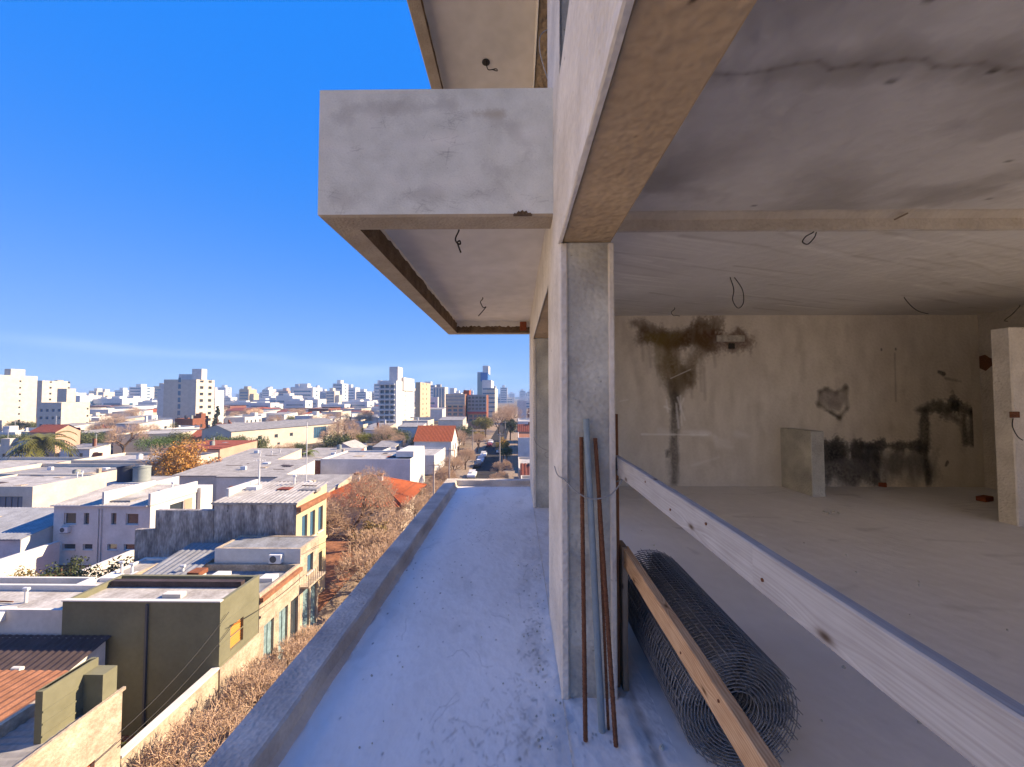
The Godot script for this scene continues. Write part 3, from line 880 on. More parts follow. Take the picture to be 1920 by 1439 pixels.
func build_near() -> void:
	M.rim = mat(Color(0.50, 0.42, 0.32), 0.93, T.concrete, 0.6, T.n_fine, 0.6)
	var b := thing("apartment_building", "unfinished grey concrete apartment building with plastered balcony and open room", "building", Vector3.ZERO)
	# floors
	put(grid_floor(-1.0, 0.65, 3.2, -6.5, 0.025, 5, 0.0022, true), "balcony_floor", balcony_floor_material(), b)
	var room := canvas(700, 700, 505, Color(0.66, 0.645, 0.625), Color(0.81, 0.795, 0.775), 0.009, 0.07)
	var rng := RandomNumberGenerator.new()
	rng.seed = 4
	for i in 160:
		var x := rng.randf_range(0, 700); var y := rng.randf_range(140, 700)
		room.blot(x, y, rng.randf_range(0.5, 3), x + rng.randf_range(-30, 60), y + rng.randf_range(-6, 14), 0.6, Color(0.42, 0.41, 0.40) if i % 3 else Color(0.85, 0.84, 0.82), 0.45, 4.0, 0.9)
	put(grid_floor(0.65, 7.5, 3.5, -6.3, 0.07, 15, 0.003), "room_floor", canvas_mat(room, 0.9, T.n_fine, 0.18, Vector2.ONE), b)
	var mb := MB.new()
	mb.box(Vector3(-1.12, -0.62, 3.2), Vector3(0.22, -0.02, -6.36))
	put(mb, "balcony_slab", M.plaster_grey, b)
	# curb along the outer edge and across the end
	var c := put(drawn([Vector2(-1.165, -0.7), Vector2(-1.165, 0.075), Vector2(-1.155, 0.088), Vector2(-0.99, 0.092), Vector2(-0.978, 0.082), Vector2(-0.965, 0.02), Vector2(-0.93, -0.004), Vector2(-1.0, -0.7)], 3.2, -6.41, 0.12, 0.004, 3), "curb", M.curb, b)
	put(drawn([Vector2(-6.41, -0.7), Vector2(-6.41, 0.075), Vector2(-6.4, 0.09), Vector2(-6.275, 0.092), Vector2(-6.265, 0.082), Vector2(-6.255, 0.02), Vector2(-6.22, -0.004), Vector2(-6.3, -0.7)], -0.982, 0.222, 0.12, 0.003, 4, true), "curb", M.curb, b)
	# piers and beams of the facade
	for fl in 2:
		var y0 := 0.0 if fl == 0 else 3.07
		var y1 := 2.225 if fl == 0 else 5.35
		for z in [[-1.9, -2.6], [-5.06, -6.5]]:
			mb = MB.new()
			mb.cbox(Vector3(0.35, (y0 + y1) / 2 - 0.01, (z[0] + z[1]) / 2), Vector3(0.126, (y1 - y0) / 2 + 0.01, (z[0] - z[1]) / 2), 0.008)
			put(mb, "pier", M.plaster_grey, b)
		mb = MB.new()
		var yt := y1 + (0.845 if fl == 0 else 3.4)
		mb.cbox(Vector3(0.35, (y1 + yt) / 2, -1.5), Vector3(0.128, (yt - y1) / 2, 5.0), 0.012)
		var be := put(mb, "lintel_beam", M.plaster_tan, b)
		mb = MB.new()
		mb.cbox(Vector3(0.352, (y0 + y1) / 2, 3.7), Vector3(0.124, (y1 - y0) / 2, 0.5), 0.008)
		put(mb, "pier", M.plaster_grey, b)
	# pale plaster skin on the outside
	mb = MB.new()
	mb.face(Vector3(0.2155, 0.01, 3.7), Vector3.FORWARD, 10.2, 8.75, Vector3.LEFT, [[0.5, 0.0, 5.1 - 0.012, 2.205], [6.312, 0.0, 2.438, 2.205], [0.5, 3.06, 5.1 - 0.012, 2.27], [6.312, 3.06, 2.438, 2.27]], 0.0055)
	put(mb, "facade_plaster", M.plaster_pale, b)
	for q in [[2.211, 2.275], [5.335, 5.40]]:
		put(drawn([Vector2(0.2155, q[1] + 0.005), Vector2(0.208, q[1]), Vector2(0.206, q[0] + 0.004), Vector2(0.212, q[0]), Vector2(0.226, q[0])], 3.6, -1.9, 0.1, 0.003, 8), "edge_band", M.plaster_pale, b)
	for q in [[-1.887, 0.0, 2.215], [-5.05, 0.0, 2.215]]:
		mb = MB.new()
		mb.cbox(Vector3(0.232, (q[1] + q[2]) / 2, q[0] - 0.011), Vector3(0.019, (q[2] - q[1]) / 2, 0.017), 0.007)
		mb.cbox(Vector3(0.468, (q[1] + q[2]) / 2, q[0] - 0.016), Vector3(0.014, (q[2] - q[1]) / 2, 0.02), 0.006)
		put(mb, "corner_plaster", M.plaster_pale, b)
	# room: walls, ceilings, partition
	mb = MB.new()
	var wl := at_depth(1020, 585, -6.3); var wr := at_depth(1830, 915, -6.3)
	var du := 1.0 / (wr.x - wl.x); var dv := 1.0 / (wl.y - wr.y)
	var uv := func(x, y): return Vector2((x - wl.x) * du, (wl.y - y) * dv)
	mb.quad(Vector3(0.3, -0.02, -6.3), Vector3(7.52, -0.02, -6.3), Vector3(7.52, 2.95, -6.3), Vector3(0.3, 2.95, -6.3), Vector3.BACK, uv.call(0.3, -0.02), uv.call(7.52, 2.95))
	put(mb, "back_wall", back_wall_material(), b)
	mb = MB.new()
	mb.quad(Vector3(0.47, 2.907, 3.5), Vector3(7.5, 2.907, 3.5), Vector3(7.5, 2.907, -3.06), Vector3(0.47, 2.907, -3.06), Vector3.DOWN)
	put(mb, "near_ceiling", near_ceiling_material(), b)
	mb = MB.new()
	mb.quad(Vector3(0.47, 2.78, -3.05), Vector3(7.5, 2.78, -3.05), Vector3(7.5, 2.78, -6.3), Vector3(0.47, 2.78, -6.3), Vector3.DOWN)
	put(mb, "far_ceiling", far_ceiling_material(), b)
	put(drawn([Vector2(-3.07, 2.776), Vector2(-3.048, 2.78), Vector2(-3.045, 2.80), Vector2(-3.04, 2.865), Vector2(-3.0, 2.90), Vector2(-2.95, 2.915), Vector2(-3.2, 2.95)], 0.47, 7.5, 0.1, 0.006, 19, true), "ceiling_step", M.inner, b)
	mb = MB.new()
	# unseen window openings added here, letting in sun to warm the room
	var sun_openings := [[0.3, 0.2, 2.8, 2.3], [3.5, 0.5, 2.6, 1.9]]
	mb.face(Vector3(7.5, -0.1, 3.5), Vector3.FORWARD, 9.8, 3.0, Vector3.LEFT, sun_openings, 0.2)
	mb.face(Vector3(7.7, -0.1, 3.5), Vector3.FORWARD, 9.8, 3.0, Vector3.RIGHT, sun_openings, 0.0)
	mb.box(Vector3(7.5, 2.907, 3.5), Vector3(7.7, 8.6, -6.3), "D")
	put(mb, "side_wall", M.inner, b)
	mb = MB.new()
	mb.box(Vector3(0.24, -0.1, -6.306), Vector3(7.5, 8.6, -6.5))
	put(mb, "end_wall", M.plaster_grey, b)
	mb = MB.new()
	mb.box(Vector3(0.476, 2.45, 3.5), Vector3(7.5, 8.6, 3.69))  # unseen end below left open, added to let light into the room
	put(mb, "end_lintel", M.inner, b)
	mb = MB.new()
	mb.box(Vector3(0.47, 2.912, 3.5), Vector3(7.5, 3.07, -6.3))
	put(mb, "floor_slab", M.plaster_grey, b)
	mb = MB.new()
	mb.box(Vector3(0.47, 6.0, 3.5), Vector3(7.5, 6.25, -6.3))
	put(mb, "floor_slab", M.plaster_grey, b)
	mb = MB.new()
	mb.box(Vector3(0.22, 8.76, 3.7), Vector3(7.7, 8.9, -6.5))
	put(mb, "roof_slab", M.plaster_grey, b)
	mb = MB.new()
	mb.box(Vector3(0.225, STREET, 3.7), Vector3(7.7, -0.03, -6.5))
	put(mb, "lower_storeys", M.plaster_grey, b)
	mb = MB.new()
	mb.cbox(Vector3(4.37, 0.47, -5.985), Vector3(0.095, 0.475, 0.33), 0.008)
	put(mb, "stub_wall", M.plaster_grey, b)
	mb = MB.new()
	mb.cbox(Vector3(6.6, 1.115, -4.5), Vector3(1.0, 1.125, 0.09), 0.01)
	var part := put(mb, "partition", M.plaster_pale, b)
	mb = MB.new()
	mb.cbox(at_depth(1903, 778, -4.408), Vector3(0.055, 0.035, 0.006), 0.004)
	put(mb, "socket_box", M.rusty, part)
	# hole with rust on the side wall
	var hp := at_side(1848, 680, 7.497)
	mb = MB.new()
	for k in 12:
		var a0 := TAU * k / 12; var a1 := TAU * (k + 1) / 12
		var r0 := 0.15 + 0.05 * sin(k * 2.3); var r1 := 0.15 + 0.05 * sin((k + 1) % 12 * 2.3)
		mb.tri(hp, hp + Vector3(0, sin(a0) * r0 * 0.7, cos(a0) * r0 * 1.4), hp + Vector3(0, sin(a1) * r1 * 0.7, cos(a1) * r1 * 1.4), Vector3.LEFT, Vector3.LEFT, Vector3.LEFT)
	put(mb, "rust_patch", M.rusty, b)
	var lab := at_depth(1370, 635, -6.285)
	mb = MB.new()
	mb.cbox(lab, Vector3(0.225, 0.052, 0.012), 0.005)
	put(mb, "junction_plate", M.plate, b)
	mb = MB.new()
	mb.cbox(at_depth(1372, 649, -6.29), Vector3(0.05, 0.045, 0.01), 0.005)
	put(mb, "junction_hole_shade", M.wire, b)  # black plate put in for the shaded inside of a hole
	# balconies above
	rimmed_slab(b, "upper_balcony", -1.188, 0.2155, -2.24, -6.6, 2.522, 3.298, 0.18, 0.2)
	rimmed_slab(b, "upper_balcony", -1.17, 0.2155, -2.24, -6.5, 5.65, 6.39, 0.15, 0.12)
	mb = MB.new()
	mb.cbox(at_depth(981, 612, -6.31) + Vector3(0, 0, 0.0), Vector3(0.055, 0.075, 0.015), 0.006)
	put(mb, "exposed_brick", M.brick, b)
	# broken plaster lip near the column
	mb = MB.new()
	var lip := at_depth(980, 402, -2.236)
	var pr := lip + Vector3(-0.055, 0.0, 0)
	for k in 14:
		var q := lip + Vector3(-0.055 + 0.11 * (k + 1) / 14.0, 0.0, 0.0)
		var h0 := 0.022 * sin(PI * k / 14.0) + 0.006 * sin(k * 2.1); var h1 := 0.022 * sin(PI * (k + 1) / 14.0) + 0.006 * sin((k + 1) * 2.1)
		mb.quad(pr + Vector3(0, -0.012, 0), q + Vector3(0, -0.012, 0), q + Vector3(0, maxf(h1, 0.0), 0), pr + Vector3(0, maxf(h0, 0.0), 0), Vector3.BACK)
		pr = q
	put(mb, "broken_plaster", M.raw, b)

func build_near_things() -> void:
	var mb := MB.new()
	# reinforcing bars leaning on the pier
	for q in [[Vector3(1098, 1390, 0), Vector3(1090, 820, 0), "rusty ribbed steel bar leaning on the pier left of the grey pipe"],
			[Vector3(1155, 1400, 0), Vector3(1116, 822, 0), "rusty ribbed steel bar leaning on the pier just right of the grey pipe"],
			[Vector3(1143, 1376, 0), Vector3(1118, 838, 0), "thinner steel bar standing half hidden behind another rusty bar"]]:
		var lo := at_floor(q[0].x, q[0].y, 0.006)
		var hi := at_depth(q[1].x, q[1].y, -1.872)
		var thin: bool = q[2].begins_with("thinner")
		var r := 0.0062 if thin else 0.0095
		if thin: lo.z -= 0.02; hi.z -= 0.002
		var bar := thing("steel_bar", q[2], "steel bar", lo, 0.0, "steel bars leaning on the pier")
		mb = MB.new()
		var d := hi - lo
		mb.tube([Vector3.ZERO, d], r, 8)
		put(mb, "shaft", M.rusty, bar)
		mb = MB.new()
		var dir := d.normalized()
		var s := dir.cross(Vector3.BACK).normalized()
		var u := s.cross(dir)
		var ribs := int(d.length() / 0.014)
		for k in ribs:
			var pts := []
			for e in 7:
				var a := PI * e / 6.0 + (PI if k % 2 else 0.0)
				pts.append(dir * (0.008 + 0.014 * k + 0.006 * e / 6.0) + (s * cos(a) + u * sin(a)) * r * 1.06)
			mb.tube(pts, r * 0.17, 3, false)
		put(mb, "ribs", M.rusty, bar).set_meta("kind", "stuff")
	# grey plastic pipe
	var plo := at_floor(1129, 1372, 0.0)
	var phi := at_depth(1099, 786, -1.868)
	mb = MB.new()
	var ax := (phi - plo)
	mb.tube([Vector3.ZERO, ax * 0.5, ax], 0.0155, 16, false)
	mb.tube([ax, ax * 0.9], 0.0125, 12, false)
	var pipe := put(mb, "grey_pipe", M.pipe)
	pipe.position = plo
	tag(pipe, "grey blue plastic pipe leaning upright against the pier", "pipe")
	# tie wire looped round the pier
	mb = MB.new()
	mb.tube(smooth([Vector3(0.50, 1.02, -1.96), at_depth(1167, 900, -1.84), at_depth(1145, 928, -1.80), at_depth(1110, 936, -1.79), at_depth(1080, 922, -1.80), at_depth(1058, 900, -1.86), Vector3(0.203, 1.06, -1.93), Vector3(0.2, 1.08, -2.05)], 8), 0.0035, 6)
	tag(put(mb, "tie_wire", M.wire_pale), "thin grey wire looped round the pier holding bars and pipe", "wire")
	mb = MB.new()
	mb.tube(smooth([at_depth(1001, 820, -4.95), at_depth(1006, 832, -4.9), at_depth(1018, 842, -4.9), at_depth(1030, 846, -4.92), at_depth(1022, 850, -4.94), at_depth(1024, 858, -4.94), at_depth(1032, 858, -4.94)], 6), 0.004, 5)
	tag(put(mb, "tie_wire", M.wire_pale), "loose curl of wire sticking out of the farther pier", "wire")
	# timber guard: posts and rails
	plank("guard_post", "narrow reddish timber post standing against the inner side of the pier", Vector3(0.502, 0.005, -2.02), Vector3(0.502, 1.36, -2.02), 0.03, 0.11, M.wood_red, "post", 0.0)
	plank("guard_post", "short pale timber post nailed in front of the reddish post", Vector3(0.536, 0.005, -1.99), Vector3(0.536, 0.70, -1.99), 0.028, 0.10, M.wood_pale, "post", 0.0)
	var a0 := at_depth(1157, 871, -1.95)
	var a1 := Vector3(a0.x + 0.03, a0.y - 0.04, -0.18)
	plank("guard_rail", "whitewashed timber plank railing nailed across the open room", a0, a1, 0.026, 0.09, M.wood_white, "railing", 0.1)
	var b0 := at_depth(1172, 1040, -1.98)
	var b1 := at_depth(1405, 1400, -0.98)
	var bd := (b1 - b0)
	plank("guard_rail", "bare orange toned timber plank railing running past the mesh roll", b0, b0 + bd * 1.75, 0.035, 0.085, M.wood_warm, "railing", 0.1)
	build_roll()
	# bricks and rubble in the room
	for q in [[1847, 940, 0.35, "red brick lying on the room floor beside the partition"], [1654, 912, 0.9, "broken pinkish brick lying before the sooty wall"]]:
		var p := at_floor(q[0], q[1], 0.0)
		mb = MB.new()
		mb.cbox(Vector3(0, 0.035, 0), Vector3(0.1, 0.032, 0.05), 0.006, Basis(Vector3.UP, q[2]))
		mb.box(Vector3(-0.02, 0.064, -0.015), Vector3(0.02, 0.069, 0.015), "D")
		var br := put(mb, "loose_brick", M.brick)
		br.position = p
		tag(br, q[3], "brick")
	mb = MB.new()
	var rk := RandomNumberGenerator.new()
	rk.seed = 3
	lump(mb, at_floor(1402, 906, 0.02), Vector3(0.16, 0.075, 0.09), rk)
	tag(put(mb, "cement_sack", M.plaster_grey), "slumped grey bluish cement sack lying at the foot of the back wall", "sack")
	mb = MB.new()
	for k in 60:
		var p := Vector3(0.16 + absf(rk.randfn(0, 0.06)) * (1 if k % 2 else -1), 0.004, rk.randf_range(-3.4, -1.2))
		if p.x > 0.2 and p.z < -1.87: p.x = 0.2 - (p.x - 0.2) - 0.01
		lump(mb, p, Vector3.ONE * rk.randf_range(0.003, 0.008), rk)
	for k in 55:
		lump(mb, Vector3(rk.randf_range(-0.9, 0.2), 0.003, rk.randf_range(-5.8, -0.9)), Vector3.ONE * rk.randf_range(0.0025, 0.006), rk)
	for k in 30:
		lump(mb, Vector3(rk.randf_range(0.54, 3.2), 0.004, rk.randf_range(-4.8, -1.0)), Vector3.ONE * rk.randf_range(0.004, 0.012), rk)
	for k in 4:
		lump(mb, at_floor(1545 + k * 9, 960 + (k % 2) * 3, 0.006), Vector3.ONE * 0.016, rk)
	var deb := put(mb, "mortar_crumbs", M.plaster_grey)
	tag(deb, "scattered grey mortar crumbs on the concrete floors", "rubble")
	deb.set_meta("kind", "stuff")
	# splinter caught in the ceiling step
	mb = MB.new()
	mb.cbox(Vector3.ZERO, Vector3(0.055, 0.006, 0.008), 0.002, Basis(Vector3.BACK, 0.45))
	var sp := put(mb, "wood_splinter", M.wood_pale)
	sp.position = at_depth(1690, 406, -2.99)
	tag(sp, "small pale wood splinter stuck on the ceiling step", "splinter")
	# bare cables left hanging for lamps
	var inside := [[2.78, 1370, 520, [[0, 0], [6, 20], [4, 40], [14, 55], [24, 45], [22, 20], [6, -4]], "two looped bare cables hanging from the middle of the room ceiling"],
		[2.78, 1265, 577, [[0, 0], [-6, 6], [-2, 12], [4, 12], [10, 13]], "small curled cable end hanging from ceiling close to back wall"],
		[2.78, 1697, 557, [[0, 0], [12, 14], [26, 24], [44, 29]], "straight stiff cable hanging from ceiling near the sooty wall"],
		[2.78, 1525, 433, [[0, 0], [-14, 8], [-20, 18], [-10, 22], [2, 10], [6, 0]], "cable loop hanging just behind the edge of the ceiling step"],
		[2.78, 1912, 572, [[0, 0], [-14, 15], [-28, 26], [-22, 28]], "cable end hanging from ceiling above the partition wall"]]
	for q in inside:
		var p := at_floor(q[1], q[2], q[0])
		var pts := [p]
		for e in q[3]:
			pts.append(at_depth(q[1] + e[0], q[2] + e[1] + 3, p.z - 0.01))
		cable(pts, 0.0048, q[4], "cables hanging in the room")
	var outside := [[2.70, 860, 431, [[0, 0], [-6, 14], [-3, 22], [3, 24], [2, 18], [-2, 22], [4, 40]], "twisted cable hanging from the balcony soffit close to its near rim"],
		[2.70, 905, 558, [[0, 0], [-4, 6], [1, 16], [6, 15], [-1, 24], [-8, 32]], "crooked cable hanging from the farther half of balcony soffit"],
		[5.77, 912, 114, [[0, 0], [2, 12], [8, 14], [18, 12], [20, 16], [10, 13]], "curled cable poking from a round hole in the topmost soffit"]]
	for q in outside:
		var p := at_floor(q[1], q[2], q[0])
		var pts := [p]
		for e in q[3]:
			pts.append(at_depth(q[1] + e[0], q[2] + e[1] + 3, p.z))
		cable(pts, 0.006, q[4], "cables hanging from the balconies")
	var hole := at_floor(911, 116, 5.77)
	mb = MB.new()
	mb.tube([hole + Vector3(0, -0.003, 0), hole + Vector3(0, -0.012, 0)], 0.05, 16)  # flat dark disc painted as the shade inside the hole
	tag(put(mb, "ceiling_hole_shade", M.wire), "dark disc for the shaded hole of a ceiling box in the topmost soffit", "ceiling box")
	mb = MB.new()
	mb.tube(smooth([at_depth(1031, 53, -2.62), at_depth(1014, 66, -2.62), at_depth(1012, 92, -2.62), at_depth(1018, 120, -2.62), at_depth(1028, 150, -2.62)], 6), 0.004, 5)
	tag(put(mb, "facade_cable", M.wire_pale), "thin pale cable bowing out of the upper floor opening", "cable")
	cable([at_depth(1900, 785, -4.4), at_depth(1899, 800, -4.38), at_depth(1908, 818, -4.38), at_depth(1918, 826, -4.38)], 0.005, "short cable dangling from the socket in the partition", "cables hanging in the room")

func cable(pts: Array, r: float, label: String, group: String) -> void:
	var mb := MB.new()
	mb.tube(smooth(pts, 6), r, 5)
	tag(put(mb, "hanging_cable", M.wire), label, "cable", group)

func lump(mb: MB, at: Vector3, size: Vector3, rng: RandomNumberGenerator) -> void:
	var rings := []
	for i in 5:
		var ph := PI * i / 4.0
		var ring := []
		for j in 8:
			var a := TAU * j / 8
			ring.append(Vector3(sin(ph) * cos(a), cos(ph), sin(ph) * sin(a)) * size * rng.randf_range(0.8, 1.15) + at)
		rings.append(ring)
	for i in 4:
		for j in 8:
			var j2 := (j + 1) % 8
			mb.quad(rings[i][j], rings[i][j2], rings[i + 1][j2], rings[i + 1][j], (rings[i][j] + rings[i + 1][j2]) / 2 - at)

# board on edge from a to b (centre line), thickness across, height up
func plank(called: String, label: String, a: Vector3, b: Vector3, thick: float, high: float, m: Material, category: String, spare: float) -> void:
	var d := (b - a)
	var l := d.length()
	var fw := d / l
	var side := fw.cross(Vector3.UP).normalized() if absf(fw.y) < 0.9 else Vector3.RIGHT
	var up := side.cross(fw)
	var t := Basis(side, up, -fw)
	var mb := MB.new()
	var hx := thick / 2; var hy := high / 2; var be := 0.003
	# long faces carry the grain along the board
	var ring := [Vector2(-hx, -hy + be), Vector2(-hx, hy - be), Vector2(-hx + be, hy), Vector2(hx - be, hy), Vector2(hx, hy - be), Vector2(hx, -hy + be), Vector2(hx - be, -hy), Vector2(-hx + be, -hy)]
	var acc := 0.0
	var n := 24
	var f := FastNoiseLite.new()
	f.seed = called.length() + int(l * 100); f.frequency = 0.9
	for i in 8:
		var p: Vector2 = ring[i]; var q: Vector2 = ring[(i + 1) % 8]
		var w := p.distance_to(q)
		for k in n:
			var s0 := l * k / n; var s1 := l * (k + 1) / n
			var j0 := t * Vector3(f.get_noise_2d(s0 * 2, 0), f.get_noise_2d(s0 * 2, 9), 0) * 0.004
			var j1 := t * Vector3(f.get_noise_2d(s1 * 2, 0), f.get_noise_2d(s1 * 2, 9), 0) * 0.004
			mb.quad(fw * s0 + side * p.x + up * p.y + j0, fw * s1 + side * p.x + up * p.y + j1, fw * s1 + side * q.x + up * q.y + j1, fw * s0 + side * q.x + up * q.y + j0, side * (p.x + q.x) + up * (p.y + q.y), Vector2(s0 / 1.1, acc / 0.14), Vector2(s1 / 1.1, (acc + w) / 0.14))
		acc += w
	for e in [0.0, l]:
		var out := -fw if e == 0.0 else fw
		for i in range(1, 7):
			var p0: Vector2 = ring[0]; var p1: Vector2 = ring[i]; var p2: Vector2 = ring[i + 1]
			mb.tri(fw * e + side * p0.x + up * p0.y, fw * e + side * p1.x + up * p1.y, fw * e + side * p2.x + up * p2.y, out, out, out)
	var o := put(mb, called, m)
	o.position = a
	tag(o, label, category)
	if spare > 0.0:
		for k in 5:
			mb = MB.new()
			var s := l * (0.03 if k == 0 else 0.12 + 0.13 * k)
			mb.tube([side * (hx + 0.0015), side * (hx - 0.01)], 0.004, 8)
			var nl := put(mb, "nail", M.rusty, o)
			nl.position = fw * s + up * (0.02 if k % 2 else -0.015)

func build_roll() -> void:
	var r1 := 0.2285
	var r0 := 0.062
	var turns := 12.0
	var z0 := -1.53
	var z1 := -2.56
	var root := thing("mesh_roll", "roll of dark welded steel wire mesh lying on the concrete floor", "wire mesh", Vector3(0.86, 0.0, (z0 + z1) / 2))
	var rng := RandomNumberGenerator.new()
	rng.seed = 14
	var spiral := func(t: float, wob: float) -> Vector2:
		var a := t * TAU * turns + 1.9
		var r := lerpf(r0, r1, pow(t, 0.85)) * (1.0 + 0.006 * sin(a * 1.0 + wob) * t)
		# the weight flattens it a little on the floor
		var y := r * sin(a)
		return Vector2(r * cos(a) * 1.02, r1 * 0.985 + y * (0.97 if y < 0 else 0.985))
	var half := (z0 - z1) / 2
	var n := 40
	var steps := int(turns * 30)
	# hoops share one mesh, wound a little differently at the near end
	var protos := []
	for v in 4:
		var mb := MB.new()
		var pts := []
		for k in steps + 1:
			var q: Vector2 = spiral.call(float(k) / steps, v * 0.1)
			pts.append(Vector3(q.x, q.y, 0.004 * sin(k * 0.21 + v)))
		mb.tube(pts, 0.0024, 4)
		protos.append(mb)
	var firsts := []
	for i in n:
		var h: MeshInstance3D
		if i < 4:
			h = put(protos[i], "hoop_wire", M.steel, root)
			firsts.append(h.mesh)
		else:
			h = MeshInstance3D.new()
			h.name = "hoop_wire"
			h.mesh = firsts[i % 4]
			root.add_child(h, true)
		h.position = Vector3(0, 0, half - 0.012 - (2 * half - 0.024) * i / (n - 1.0))
	var mb := MB.new()
	var t := 0.0
	while t < 1.0:
		var q: Vector2 = spiral.call(t, 0.3)
		var r := lerpf(r0, r1, pow(t, 0.85)) + 0.004
		var e0 := half + rng.randf_range(-0.006, 0.012); var e1 := -half - rng.randf_range(-0.006, 0.012)
		var c := Vector2(0, r1 * 0.985)
		var q2: Vector2 = c + (q - c) * (r / (r - 0.004))
		mb.tube([Vector3(q2.x, q2.y, e0), Vector3(q2.x + rng.randfn(0, 0.0012), q2.y + rng.randfn(0, 0.0012), 0), Vector3(q2.x, q2.y, e1)], 0.0024, 4)
		t += 0.05 / (TAU * turns * r)
	put(mb, "cross_wires", M.steel, root).set_meta("kind", "stuff")

